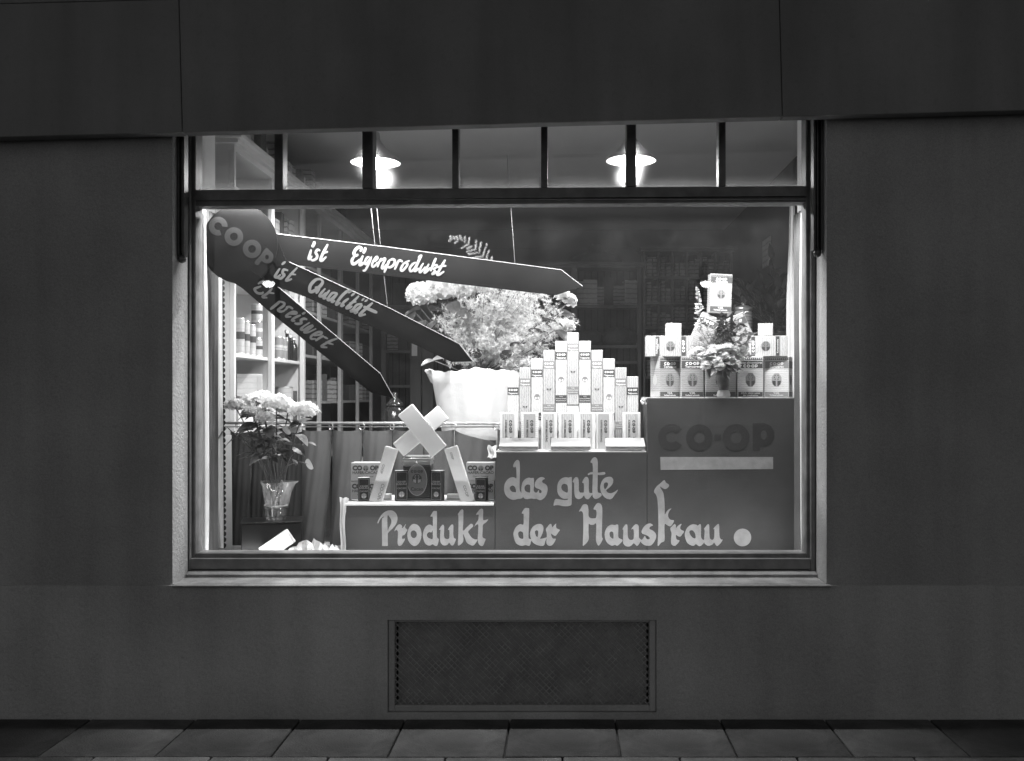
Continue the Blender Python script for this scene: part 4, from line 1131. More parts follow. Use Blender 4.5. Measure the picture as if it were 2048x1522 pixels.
script('brush_word', 530, 510, 8.533, [(44, [(255,225),(200,310),(170,370),(210,380),(270,330)]), (45, [(350,112),(285,165)]), (46, [(395,265),(320,250),(300,310),(330,340),(270,400),(210,390)]), (42, [(555,210),(450,320),(360,430),(400,430),(460,405)]), (36, [(420,320),(530,335)])], -0.0065, M['signmid'])
script('brush_word', 530, 510, 8.533, [(56, [(960,412),(870,420),(780,510),(762,600),(800,628),(900,570),(985,470),(955,415)]), (50, [(850,555),(920,570),(870,660)]), (44, [(1030,570),(960,650),(930,700),(980,700),(1040,640)]), (44, [(1105,598),(1030,690),(1000,740),(1050,730)]),
  (44, [(1235,650),(1150,650),(1090,720),(1070,765),(1120,760),(1220,660)]), (44, [(1240,655),(1170,740),(1140,800),(1200,780)]), (50, [(1420,645),(1465,612),(1400,620),(1310,700),(1230,810),(1222,848),(1290,810)]), (44, [(1430,740),(1350,800),(1300,870),(1360,850)]), (40, [(1535,645),(1470,700)]),
  (46, [(1605,695),(1500,800),(1390,900),(1440,900),(1490,870)]), (34, [(1440,820),(1560,798)]), (44, [(1660,835),(1570,850),(1500,930),(1460,960),(1540,945),(1640,860)]), (44, [(1665,850),(1590,930),(1530,990),(1590,970)]), (34, [(1695,738),(1650,780)]), (34, [(1755,760),(1700,795)]),
  (50, [(1840,812),(1740,900),(1640,990),(1620,1030),(1720,1010)]), (56, [(1680,880),(1790,930),(1915,985)])], -0.0065, M['signmid'])
script('brush_word', 490, 540, 8.955, [(46, [(340,185),(230,250)]), (46, [(290,290),(210,320),(170,345),(220,410),(300,420),(330,390)]), (46, [(490,325),(400,420),(310,480),(400,495)]), (38, [(400,400),(525,420)])], -0.013, M['signmid'])
script('brush_word', 490, 540, 8.955, [(52, [(625,558),(560,620),(450,705)]), (46, [(610,560),(700,590),(690,640),(620,690),(590,720),(640,745),(710,730)]), (40, [(730,670),(800,660),(860,700)]), (40, [(770,675),(700,725)]), (44, [(780,785),(900,785),(920,760),(850,750),(760,800),(740,838),(830,835)]),
  (44, [(1000,808),(900,850),(840,900),(900,912)]), (46, [(1085,758),(1020,790)]), (48, [(1115,890),(1060,872),(1000,900),(1010,950),(940,965),(885,950)]), (44, [(1160,940),(1050,1010),(1000,1060),(1060,1070),(1140,1020),(1215,1000),(1110,1080),(1060,1112),(1130,1115),(1275,1050)]),
  (44, [(1230,1175),(1350,1155),(1370,1115),(1300,1115),(1190,1180),(1190,1232),(1270,1232)]), (42, [(1410,1175),(1330,1220),(1260,1270)]), (38, [(1400,1190),(1485,1232)]), (44, [(1660,1225),(1530,1270),(1420,1330),(1370,1372),(1475,1387)]), (38, [(1440,1290),(1585,1335)])], -0.013, M['signmid'])
# cords
for (pa, pb, Y) in (((741, 405), (750, 492), SY(750, .0165)), ((753, 405), (761, 493), SY(761, .0165)), ((1021, 405), (1030, 528), SY(1030, .0165))):
    a_, b_ = P(*pa, Y), P(*pb, Y)
    top = a_ + (a_ - b_) / (b_ - a_).length * 0.25
    mb = MB().tube([top, b_], 0.0014, 6)
    mb.build('cord', M['signcord'], sign, loc=sg)
a_, b_ = P(768, 552, SY(770, .0165)), P(775, 612, SY(775, -.0065))
MB().tube([a_, b_], 0.0015, 6).build('cord', M['signcord'], sign, loc=sg)

# ---- side curtains
def strip_curtain(name, label, pts, Y, m, fold=0.012, nf=2.5, group=None, trim=None):
    "pts: list of (py, pxl, pxr) from top to bottom"
    t = thing(name, label, 'curtain', P((pts[0][1]+pts[0][2])/2, pts[-1][0], Y), group=group)
    off = -t.location
    mb = MB(); nx = 16; vs = []
    ny = 30
    for j in range(ny + 1):
        py = pts[0][0] + (pts[-1][0] - pts[0][0]) * j / ny
        for (a, b_) in zip(pts[:-1], pts[1:]):
            if a[0] <= py <= b_[0]:
                q = (py - a[0]) / (b_[0] - a[0]); xl = a[1] + (b_[1] - a[1]) * q; xr = a[2] + (b_[2] - a[2]) * q
        for i in range(nx + 1):
            u = i / nx
            vs.append((PX(xl + (xr - xl) * u, Y), Y + fold * math.cos(2 * PI * nf * u + 0.6 * math.sin(j * 0.2)), PZ(py, Y)))
    mb.add(vs, [(j*(nx+1)+i, j*(nx+1)+i+1, (j+1)*(nx+1)+i+1, (j+1)*(nx+1)+i) for j in range(ny) for i in range(nx)])
    mb.build('cloth', m, t, True, loc=off)
    if trim:
        tm, tw = trim
        mb = MB(); n = 46; out = []
        z0, z1 = PZ(pts[-1][0], Y), PZ(560, Y)
        xr0, xr1 = PX(pts[-1][2], Y), PX(pts[0][2], Y)
        for k in range(n):
            za, zb_ = z0 + (z1 - z0) * k / n, z0 + (z1 - z0) * (k + 1) / n
            xa = xr0 + (xr1 - xr0) * k / n
            r_ = (zb_ - za) / 2
            mb.add([(xa + 0.001 + r_ * 0.9 * math.cos(R(-90 + 180 * q / 8)) , Y - 0.016, (za + zb_) / 2 + r_ * math.sin(R(-90 + 180 * q / 8))) for q in range(9)], [tuple(range(9))])
        mb.build('scalloped_trim', tm, t, loc=off)
    return t
def tied_curtain(label, xw, s):
    "white curtain gathered into a soft round hank against the window pier"
    t = thing('side_curtain', label, 'curtain', (xw, 5.105, 0.6805), group='white side curtains')
    mb = MB(); n, ny = 22, 40; vs = []
    for j in range(ny + 1):
        v = j / ny
        r_ = (0.0175 + 0.004 * math.sin(3 * v + s) - 0.007 * max(0, v - .75) / .25 - 0.004 * max(0, .12 - v) / .12)
        for i in range(n):
            a_ = 2 * PI * i / n
            q = r_ * (1 + .10 * math.sin(5 * a_ + 2 * v) + .06 * math.sin(9 * a_ - 3 * v))
            x_ = q * math.cos(a_)
            vs.append((s * max(-0.012, x_ * s) + s * .0125 if True else 0, q * math.sin(a_), 1.80 * v))
    mb.add(vs, [(j*n+i, j*n+(i+1) % n, (j+1)*n+(i+1) % n, (j+1)*n+i) for j in range(ny) for i in range(n)])
    mb.build('cloth', M['curtainwhite'], t, True)
tied_curtain('bright white curtain gathered right beside the left window post', WX0 + 0.0065, 1)
strip_curtain('side_curtain', 'white curtain with dark scalloped edge near the left shelving', [(380, 430, 446), (700, 434, 449), (1000, 437, 452), (1096, 441, 449)], 5.42, M['curtainwhite'], 0.003, 1.5, 'white side curtains', (M['curtaindark'], 0.02))
tied_curtain('bright white curtain gathered right beside the right window post', WX1 - 0.0065, -1)
strip_curtain('side_curtain', 'narrow white curtain behind the cartons on the high step', [(370, 1580, 1589), (480, 1578, 1590), (600, 1573, 1588), (880, 1572, 1590), (1050, 1574, 1590)], 5.78, M['curtainwhite'], 0.003, 1.5, 'white side curtains')
def pier_drape(label, xw, s, ya, yb):
    "dark cloth hanging flat along the side of the window pier"
    t = thing('side_drape', label, 'drape', (xw, (ya + yb) / 2, 0.69), group='dark drapes on the window piers')
    mb = MB(); n, ny = 24, 12; vs = []
    for j in range(ny + 1):
        for i in range(n + 1):
            u = i / n
            vs.append((s * (0.012 + 0.006 * math.sin(u * 22 + 0.5 * math.sin(j * .4))), (u - .5) * (yb - ya), 1.815 * j / ny))
    mb.add(vs, [(j*(n+1)+i, j*(n+1)+i+1, (j+1)*(n+1)+i+1, (j+1)*(n+1)+i) for j in range(ny) for i in range(n)])
    mb.build('cloth', M['sidedrape'], t, True)
pier_drape('dull dark drape along the left window pier', WX0 + 0.006, 1, 5.145, 5.315)
pier_drape('dull dark drape along the right window pier', WX1 - 0.006, -1, 5.125, 5.315)
# white scalloped paper edging beside the darkened curtain
mb = MB(); Y = 5.60; z0, z1 = PZ(1100, Y), PZ(870, Y)
mb.add([(PX(454, Y), Y, z0), (PX(465, Y), Y, z0), (PX(463, Y), Y, z1), (PX(452, Y), Y, z1)], [(0, 1, 2, 3)])
n = 20
for k in range(n):
    za = z0 + (z1 - z0) * (k + .5) / n
    mb.add([(PX(454 - 2 * k / n, Y) - 0.016 * math.sin(PI * q / 8), Y, za + (z1 - z0) / n * (q / 8 - .5)) for q in range(9)], [tuple(range(9))])
ln = mb.build('lace_edging', M['curtainwhite'])
tag(ln, 'narrow white scalloped lace strip hanging beside the darkened curtain', 'lace')

# ---- curtain on a brass rail at the back of the display
YC = 5.80
rail = thing('curtain_rail', 'brass curtain rail with rings behind the display', 'curtain rail', P(800, 848, YC))
ro = -rail.location
MB().tube([P(430, 846, YC), P(1330, 847, YC)], 0.0085, 10).build('rail_tube', M['brass'], rail, True, loc=ro)
MB().tube([P(430, 853.5, YC + 0.02), P(1330, 854, YC + 0.02)], 0.004, 8).build('rail_wire', M['brass'], rail, True, loc=ro)
ringx = [475, 538, 602, 662, 724, 784, 846, 908, 992, 1070, 1150, 1230, 1300]
for px in ringx:
    c_ = P(px, 853, YC)
    MB().torus((c_.x, YC, c_.z), 0.020, 0.0028, 'x', 18, 6).build('ring', M['brass'], rail, True, loc=ro, rot=(0, 0, 0))
for o_ in [c for c in rail.children if c.name.startswith('ring')]:
    # rings hang turned a little towards the street
    ctr = P(ringx[[c for c in rail.children if c.name.startswith('ring')].index(o_)], 853, YC) + ro
    a_ = R(55 + random.uniform(-12, 12))
    o_.rotation_euler = (0, 0, a_)
    o_.location = ro + (P(0, 0, 1) * 0)
    base = P(ringx[[c for c in rail.children if c.name.startswith('ring')].index(o_)], 853, YC)
    o_.location = ctr - Matrix.Rotation(a_, 3, 'Z') @ base
def pleated(name, label, rings, m, ytop, ybot, amp=0.062, sag=None, gap=0.055):
    "cloth hanging from rings in rounded folds that part a little towards the hem"
    t = thing(name, label, 'curtain', P((rings[0] + rings[-1]) / 2, ybot, YC))
    off = -t.location
    per, ny = 20, 18
    for k in range(len(rings) - 1):
        rk_ = random.Random(k * 7 + len(name))
        a2, lean, ph = amp * rk_.uniform(0.8, 1.15), rk_.uniform(-.03, .03), rk_.uniform(0, 6)
        mb = MB(); vs = []
        for j in range(ny + 1):
            v = j / ny
            gl_ = 0.004 + gap * v; gr_ = 0.004 + gap * 1.25 * v
            for i in range(per + 1):
                u = i / per
                uu = gl_ + (1 - gl_ - gr_) * u
                px = rings[k] + (rings[k + 1] - rings[k]) * uu
                s = 1 - abs(2 * u - 1) ** 3.0
                top = ytop + 4 * s + (sag(px) if sag else 0)
                py = top + (ybot - top) * v
                y_ = YC + 0.02 - (a2 * (0.55 + 0.5 * v)) * s + 0.010 * math.sin(3.2 * v + 5 * u + ph) * v + 0.005 * math.sin(9 * u + 4 * v + ph) * (0.4 + v) + 0.003 * math.sin(23 * u + 7 * v + 2 * ph)
                vs.append((PX(px, YC) + lean * v * v, y_, PZ(py, YC)))
        nc = per + 1
        mb.add(vs, [(j*nc+i, j*nc+i+1, (j+1)*nc+i+1, (j+1)*nc+i) for j in range(ny) for i in range(per)])
        mb.build('cloth_fold', m, t, True, loc=off)
    return t
pleated('pleated_curtain', 'grey pleated curtain hanging from rings between flowers and low step', [602, 662, 724, 784, 846, 908, 992], M['curtain'], 858, 1088, sag=lambda px: max(0, (px - 900)) * 0.25)
pleated('pleated_curtain', 'grey pleated curtain hidden behind the stepped stand', [994, 1070, 1150, 1230, 1300, 1420, 1560], M['curtain'], 858, 1088)
pleated('black_drape', 'unlit left part of the curtain behind the left flowers, shaded by its colour', [459, 500, 538, 570, 603], M['curtaindark'], 862, 1092, 0.03, gap=-0.03)  # left end of the curtain; its shade is put into the cloth colour

# ---- left corner: black box, vase of hydrangeas, white papers
bx = thing('black_box', 'glossy black box under the vase of pale flowers', 'box', P(541, 1100, 5.43) * 1.0)
bx.location.z = 0.6805; bx.rotation_euler = (0, 0, R(14))
MB().bbox(-0.145, 0.165, -0.12, 0.12, 0, 0.187, 0.004).build('body', M['blackbox'], bx)
MB().bbox(-0.149, 0.169, -0.124, 0.124, 0.1875, 0.194, 0.002).build('lid', M['blackbox'], bx)
zv = 0.6805 + 0.1945
vy = 5.44
M['vaseglass'] = glass('vase_glass', film=0.35)
M['frill'] = glass('clear_wrap', film=0.7)
vz = thing('hydrangea_vase', 'paper wrapped vase of pale hydrangeas on the black box', 'flowers', (PX(552, vy), vy, zv))
MB().lathe([(0.001, 0), (0.052, 0), (0.056, 0.02), (0.054, 0.10), (0.072, 0.19), (0.069, 0.19), (0.050, 0.10), (0.001, 0.03)], 24, cap=False).build('vase', M['vaseglass'], vz, True)
MB().lathe([(0.058, 0.06), (0.063, 0.10), (0.074, 0.15), (0.084, 0.19), (0.092, 0.205)], 48, ripple=lambda k, a: (0.06 + 0.05 * k) * math.sin(3 * a + .8) + 0.06 * math.sin(8 * a + 1.3 * k) + 0.03 * math.sin(17 * a - k), cap=False).build('paper_wrap', M['frill'], vz, True)
MB().torus((0, 0, 0.075), 0.060, 0.005, 'z', 20, 6).build('tie', M['curtainwhite'], vz, True)
rnd = random.Random(11)
stems = MB(); lv = MB(); lvp = MB()
heads = [(470, 812, -.05, .055, 'petal2'), (497, 806, .03, .06, 'petal2'), (523, 800, .06, .075, 'petal'), (553, 808, -.02, .082, 'petal'), (577, 818, .02, .065, 'petal'), (608, 824, -.04, .082, 'petal'), (530, 836, -.08, .05, 'petal'), (505, 826, -.03, .05, 'petal2')]
v0 = Vector((PX(552, vy), vy, zv))
for (px, py, dy, r_, mk) in heads:
    c_ = P(px, py, vy + dy) - v0
    mb = MB(); flower_head(mb, c_, r_ * .92, 130, 0.0165, rnd, .68, -.25, .5); mb.build('flower_head', M[mk], vz)
    s0 = Vector((rnd.uniform(-.02, .02), rnd.uniform(-.02, .02), 0.05))
    mid = (s0 + c_) / 2 + Vector((c_.x * -0.18, 0, 0.03))
    q = [s0.lerp(mid, t).lerp(mid.lerp(c_, t), t) for t in [i / 8 for i in range(9)]]
    stems.tube(q, 0.0036, 5)
    for f_ in (0.5, 0.66, 0.8, 0.9):
        for sd in (-1, 1):
            if rnd.random() < 0.85:
                p = q[int(f_ * 8)]
                d = Vector((sd * rnd.uniform(.4, 1), rnd.uniform(-.9, .5), rnd.uniform(-.1, .5)))
                leaf(lv if rnd.random() < .8 else lvp, p, d, rnd.uniform(.07, .13), rnd.uniform(.04, .065), rnd.uniform(.6, 1.3), rnd.uniform(-.6, .6))
for (px, py, d, l_, w_) in ((480, 870, (-1, -.2, -.5), .10, .04), (510, 905, (-1, -.3, .1), .10, .045), (590, 925, (1, -.4, .2), .09, .02), (610, 885, (1, -.2, .0), .07, .05), (455, 855, (-.8, -.2, -.9), .12, .05), (520, 915, (-1, -.2, .2), .12, .05)):
    p = P(px, py, vy) - v0
    leaf(lv, p, d, l_, w_, 0.5)
    stems.tube([Vector((0, 0, 0.15)), (Vector((0, 0, 0.2)) + p) / 2 + Vector((0, 0, 0.03)), p], 0.0028, 5)
leaf(lvp, P(610, 924, vy) - v0, (1, -.7, -.35), 0.075, 0.055, 0.3, 1.3, 0.1)
leaf(lvp, P(565, 860, vy - .1) - v0, (1, -.8, .15), 0.075, 0.05, 0.4, 1.2, 0.1)
stems.build('stems', M['stem'], vz, True); lv.build('leaves', M['leaf'], vz)
o_ = lvp.build('pale_leaves', M['petal2'], vz)
def crumple(name, label, cx0, cx1, Y0_, Y1_, h_, seed):
    rn = random.Random(seed); n, m_ = 18, 10; vs = []
    for j in range(m_ + 1):
        for i in range(n + 1):
            u, v = i / n, j / m_
            e = math.sin(PI * u) ** .5 * math.sin(PI * min(1, v + .1)) ** .5 if 0 < u < 1 and v < .9 else 0
            vs.append((cx0 + (cx1 - cx0) * u + rn.uniform(-.006, .006), Y0_ + (Y1_ - Y0_) * v + rn.uniform(-.006, .006), 0.6825 + max(0, h_ * e * rn.uniform(.45, 1.0))))
    o = MB().add(vs, [(j*(n+1)+i, j*(n+1)+i+1, (j+1)*(n+1)+i+1, (j+1)*(n+1)+i) for j in range(m_) for i in range(n)]).build(name, M['whitecloth'], None)
    return tag(o, label, 'paper')
Y = 5.16
crumple('crumpled_paper', 'crumpled white paper on the display floor beside the black box', PX(556, Y), PX(690, Y), 5.14, 5.29, 0.125, 4)
crumple('crumpled_paper', 'small white paper scrap in the far left corner of the display', PX(436, 5.3), PX(466, 5.3), 5.2, 5.42, 0.03, 5)

# ---- packets: one maker, the print as children
def packet(name, label, loc, size, body, rot=(0, 0, 0), group=None, cat='packet'):
    w_, d_, h_ = size
    t = thing(name, label, cat, loc, rot, group)
    k = ('pk', round(w_, 4), round(d_, 4), round(h_, 4), body)
    if k not in CANS: CANS[k] = MB().bbox(-w_/2, w_/2, -d_/2, d_/2, 0, h_, 0.0022).mesh('body', M[body])
    link('body', CANS[k], t)
    return t
def shared(key, fn, m):
    k = (key, m)
    if k not in CANS:
        mb = MB(); fn(mb); CANS[k] = mb.mesh(key[0] if isinstance(key, tuple) else key, M[m])
    return CANS[k]

# ---- pyramid of eleven tall pasta packets
YPY = 5.56
PW, PD, PH = 23.9 / FPX * YPY, 0.055, 0.402
tops = {0: 665, 1: 682, 2: 700, 3: 717, 4: 735, 5: 753}
place = {-5: 'outermost left', -4: 'second from the left', -3: 'third from the left', -2: 'fourth from the left', -1: 'just left of the peak', 0: 'at the peak', 1: 'just right of the peak', 2: 'fourth from the right', 3: 'third from the right', 4: 'second from the right', 5: 'outermost right'}
rz = thing('stepped_riser', 'white stepped riser under the pyramid of tall packets', 'riser', (PX(1146, YPY), YPY + 0.03, ZMID))
for c in range(-5, 6):
    px = 1146 + c * 23.9
    x = PX(px, YPY)
    ztop = PZ(tops[abs(c)], YPY)
    zb_ = ztop - PH
    if zb_ < ZMID + 0.004: zb_ = ZMID
    dark = abs(c) % 2 == 1
    t = packet('pasta_packet', 'tall pale packet with %s label band, %s of the pyramid' % ('dark' if dark else 'grey', place[c]), (x, YPY + PD/2, zb_), (PW - 0.0012, PD, PH), 'pastawhite' if dark else 'pastadull', (0, 0, random.uniform(-0.03, 0.03)), 'tall packets of the pyramid')
    t.location.y += random.uniform(-0.005, 0.005); t.location.z += 0.0
    ink = 'inkdark' if dark else 'inkmid'
    yf = -PD/2 - 0.0008
    hw_ = PW/2 - 0.002
    def band(mb): mb.sheet([[(-hw_, PH-0.061), (hw_, PH-0.061), (hw_, PH-0.103), (-hw_, PH-0.103)]], yf).sheet([[(-hw_, 0.101), (hw_, 0.101), (hw_, 0.059), (-hw_, 0.059)]], yf)
    def lets(mb):
        put_logo(mb, 0.048, 0, PH-0.0755, yf-0.0006)
        put_text(mb, 'Teigwaren', 0.0125, 0, PH-0.094, yf-0.0006, 0.0003)
        put_text(mb, 'V.S.K.', 0.009, 0, 0.093, yf-0.0006); put_text(mb, 'Verband schweiz.', 0.0085, 0, 0.082, yf-0.0006); put_text(mb, 'Konsumvereine', 0.0085, 0, 0.070, yf-0.0006)
    def emb(mb): mb.sheet([ring(0, PH-0.213, 0.0155, n=24)], yf)
    def embd(mb):
        for s in (-1, 1): mb.sheet([[(s*0.003, PH-0.214), (s*0.0125, PH-0.214), (s*0.009, PH-0.223), (s*0.003, PH-0.226)]], yf-0.0006)
    link('label_band', shared('label_band', band, ink), t)
    link('lettering', shared('lettering', lets, 'inklight'), t)
    e_ = link('emblem', shared('emblem', emb, 'inkmid' if dark else 'inkgrey'), t)
    link('emblem_mark', shared('emblem_mark', embd, 'inklight' if dark else 'inkdark'), e_)
    if zb_ - ZMID > 0.006:
        MB().box(x - PW/2 + 0.002, x + PW/2 - 0.002, YPY + 0.004, YPY + PD - 0.004, ZMID, zb_ - 0.0006).build('riser_block', M['paper'], rz, loc=-rz.location)

# ---- row of coffee packets in front of the pyramid
YR = 5.47
front = [(1000, 1035, 0, 'paper', 'inkgrey', 'leftmost'), (1042, 1076, 6, 'cartonlight', 'inkmid', 'second from the left'), (1083, 1115, -4, 'paper', 'inkgrey', 'third from the left'), (1117, 1154, 3, 'paper', 'inkgrey', 'in the middle'), (1157, 1191, -3, 'paper', 'inkgrey', 'third from the right'), (1194, 1227, -14, 'paper', 'inkmid', 'second from the right'), (1246, 1281, 2, 'paper', 'inkgrey', 'rightmost')]
for i, (a0, a1, rz_, bm_, ink, pl) in enumerate(front):
    w_ = (a1 - a0) / FPX * YR; h_ = 0.203; d_ = 0.055
    t = packet('coffee_packet', 'short white packet standing before the pyramid, %s' % pl, (PX((a0 + a1) / 2, YR), YR + d_/2, ZMID), (w_, d_, h_), bm_, (0, 0, R(rz_)), 'short packets before the pyramid')
    yf = -d_/2 - 0.0008
    lw = w_ * 0.30
    MB().sheet([[(-lw - .004, 0.004), (lw, 0.004), (lw, h_ - 0.008), (-lw - .004, h_ - 0.008)]], yf).build('printed_panel', M['inkgrey' if ink == 'inkmid' else 'pastawhite'], t)
    mb = MB()
    tcol = 'inkdark'
    put_logo(mb, 0.07, lw * 0.35, h_ * 0.62, yf - 0.0006, R(-90))
    put_text(mb, 'KAFFEE MISCHUNG', 0.014, -lw * 0.55, h_ * 0.5, yf - 0.0006, 0.0003, R(-90))
    put_text(mb, 'V.S.K.', 0.016, lw * 0.4, h_ * 0.25, yf - 0.0006, 0.0003, R(-90))
    mb.build('lettering', M['inkdark' if ink != 'inkmid' else 'inkdark'], t)
    mb = MB()
    for s in (-lw - .004, lw): mb.sheet([[(s - 0.001, 0.006), (s + 0.001, 0.006), (s + 0.001, h_ - 0.01), (s - 0.001, h_ - 0.01)]], yf - 0.0007)
    mb.build('printed_line', M['inkgrey'], t)
# three flat packets propped up along the edge
for i, (a0, a1) in enumerate(((997, 1077), (1101, 1182), (1212, 1293))):
    Yf = 5.316
    w_ = (a1 - a0) / FPX * Yf
    t = packet('flat_packet', 'flat white packet propped on the front edge of the middle step, %s' % ('left', 'middle', 'right')[i], (PX((a0 + a1) / 2, Yf) - (0.004 if i == 2 else 0), Yf + 0.055, ZMID + 0.002 + 0.0), (w_ - 0.004, 0.115, 0.024), 'flatpaper', (R(20), 0, 0), 'flat packets on the front edge')
    t.location.z += 0.0225

# ---- big cartons on the high step
YK = 5.44
CW, CD, CH = 0.130, 0.10, 0.222
big = [('turned to show its left side, at the left end', 1332, 5.475, 26, 'carton', 'inkdark', CW), ('second from the left of the row', 1385, YK, 0, 'carton', 'inkdark', CW - 0.008), ('behind the bouquet vase', 1441, YK, 0, 'carton', 'inkdark', 0.168), ('bright, right of the vase', 1501, YK - 0.01, 0, 'cartonlight', 'inkdark', 0.138), ('turned to show its right side, at the right end', 1561, 5.475, -24, 'cartonlight', 'inkmid', CW + 0.004)]
for i, (pl, px, Y, rz_, bm_, ink, w_) in enumerate(big):
    t = packet('pasta_carton', 'big striped carton %s' % pl, (PX(px, Y), Y + CD/2, ZHI), (w_, CD, CH), bm_, (0, 0, R(rz_)), 'big cartons on the high step', 'carton')
    yf = -CD/2 - 0.0008; hw_ = w_/2 - 0.003
    mb = MB().sheet([[(-hw_, CH-0.024), (hw_, CH-0.024), (hw_, CH-0.064), (-hw_, CH-0.064)]], yf).sheet([[(-hw_, 0.004), (hw_, 0.004), (hw_, 0.030), (-hw_, 0.030)]], yf)
    n_ = 12
    for q in range(n_):
        xa = -hw_ + 2*hw_*q/n_; xb = -hw_ + 2*hw_*(q+1)/n_
        mb.sheet([[(xa, CH-0.018), ((xa+xb)/2, CH-0.006), (xb, CH-0.018)]], yf)
    mb.build('label_band', M[ink], t)
    mb = MB()
    if i == 3:
        put_text(mb, 'Pâtes alimentaires', 0.0175, 0, CH-0.034, yf-0.0006, 0.0004); put_logo(mb, 0.078, 0, CH-0.052, yf-0.0006)
        put_text(mb, 'U.S.C. Union suisse', 0.013, 0, 0.023, yf-0.0006, 0.0003); put_text(mb, 'des coopératives', 0.012, 0, 0.011, yf-0.0006, 0.0003)
    else:
        put_logo(mb, 0.074, 0, CH-0.038, yf-0.0006); put_text(mb, 'Teigwaren', 0.019, 0, CH-0.056, yf-0.0006, 0.0004)
        put_text(mb, 'V.S.K.', 0.014, 0, 0.023, yf-0.0006, 0.0003); put_text(mb, 'Verband schweiz.', 0.011, 0, 0.011, yf-0.0006, 0.0003)
    mb.build('lettering', M['inklight'], t)
    m1, m2 = MB(), MB(); emblem(m1, m2, 0, 0.095, yf, 0.029, 0.040)
    e_ = m1.build('emblem', M['inkmid' if i < 4 else 'inkgrey'], t); m2.build('emblem_mark', M['inkdark'], e_)
    # narrow side with its own small print
    if rz_:
        s = -1 if rz_ > 0 else 1
        sd = MB()
        xs = s * (w_/2 + 0.0008)
        for (za, zb_) in ((CH-0.064, CH-0.024), (0.004, 0.030)):
            sd.add([(xs, -CD/2 + .004, za), (xs, CD/2 - .004, za), (xs, CD/2 - .004, zb_), (xs, -CD/2 + .004, zb_)], [(0, 1, 2, 3)])
        sd.add([(xs, 0.022*math.cos(2*PI*q/20), 0.095 + 0.03*math.sin(2*PI*q/20)) for q in range(20)], [tuple(range(20))])
        sd.build('side_print', M['inkgrey' if rz_ > 0 else 'inkmid'], t)
ZB2 = ZHI + CH + 0.0006
# two packets lying on the cartons
for i, (px, w_, rz_, pl) in enumerate(((1340, 0.262, 0, 'left of the bouquet'), (1537, 0.205, -10, 'right of the bouquet'))):
    h_, d_ = 0.113, 0.07
    bm_ = 'pastadull' if i == 0 else 'pastawhite'
    t = packet('lying_packet', 'pale packet lying on the big cartons %s' % pl, (PX(px, 5.46) + (0.004 if i else 0), 5.46 + d_/2, ZB2), (w_, d_, h_), bm_, (0, 0, R(rz_)), 'packets lying on the cartons')
    yf = -d_/2 - 0.0008
    mb = MB()
    for (u0, u1) in ((0.20, 0.28), (0.735, 0.83)) if i == 0 else ((0.06, 0.16), (0.70, 0.80)):
        mb.sheet([[(-w_/2 + u0*w_, 0.003), (-w_/2 + u1*w_, 0.003), (-w_/2 + u1*w_, h_-0.003), (-w_/2 + u0*w_, h_-0.003)]], yf)
    mb.build('label_band', M['inkdark'], t)
    mb = MB()
    if i == 0:
        put_logo(mb, 0.066, -w_/2 + 0.78*w_, h_*0.5, yf-0.0006, R(90)); put_text(mb, 'Verband schweiz.', 0.012, -w_/2 + 0.225*w_, h_*.5, yf-0.0006, 0.0002, R(90)); put_text(mb, 'V.S.K.', 0.012, -w_/2 + 0.255*w_, h_*.5, yf-0.0006, 0.0002, R(90))
    else:
        put_logo(mb, 0.066, -w_/2 + 0.11*w_, h_*0.5, yf-0.0006, R(90)); put_text(mb, 'Konsumvereine', 0.012, -w_/2 + 0.75*w_, h_*.5, yf-0.0006, 0.0002, R(90))
    mb.build('lettering', M['inklight'], t)
    m1, m2 = MB(), MB(); emblem(m1, m2, -w_/2 + (0.51 if i == 0 else 0.44)*w_, h_*0.5, yf, 0.026, 0.029)
    e_ = m1.build('emblem', M['inkmid'], t); m2.build('emblem_mark', M['inkdark'], e_)
    if i == 0:
        mb = MB(); put_text(mb, 'N° 102', 0.014, -w_/2 + 0.055*w_, h_*.5, yf - 0.0006, 0.0003, R(-90)); mb.build('side_lettering', M['inkgrey'], t)
    else:
        MB().add([(w_/2 + 0.0008, -0.026, 0.01), (w_/2 + 0.0008, 0.026, 0.01), (w_/2 + 0.0008, 0.026, h_-0.012), (w_/2 + 0.0008, -0.026, h_-0.012)], [(0, 1, 2, 3)]).build('side_print', M['inkdark'], t)
ZB3 = ZB2 + 0.1136
for i, px in enumerate((1347.5, 1533)):
    t = packet('small_packet', 'small white packet on top of the lying packet %s of the bouquet' % ('left', 'right')[i], (PX(px, 5.47), 5.495, ZB3), (0.080, 0.06, 0.068), 'pastawhite', (0, 0, R((3, -14)[i])), 'small white packets on top')
    if i == 0:
        MB().add([(-0.038, -0.029, 0.0685), (-0.012, -0.029, 0.0685), (-0.006, -0.01, 0.073), (0.03, -0.029, 0.0685), (0.036, 0.026, 0.0685), (-0.036, 0.026, 0.0685)], [(0, 1, 2), (2, 3, 4), (2, 4, 5), (0, 2, 5)]).build('torn_flap', M['paper'], t)
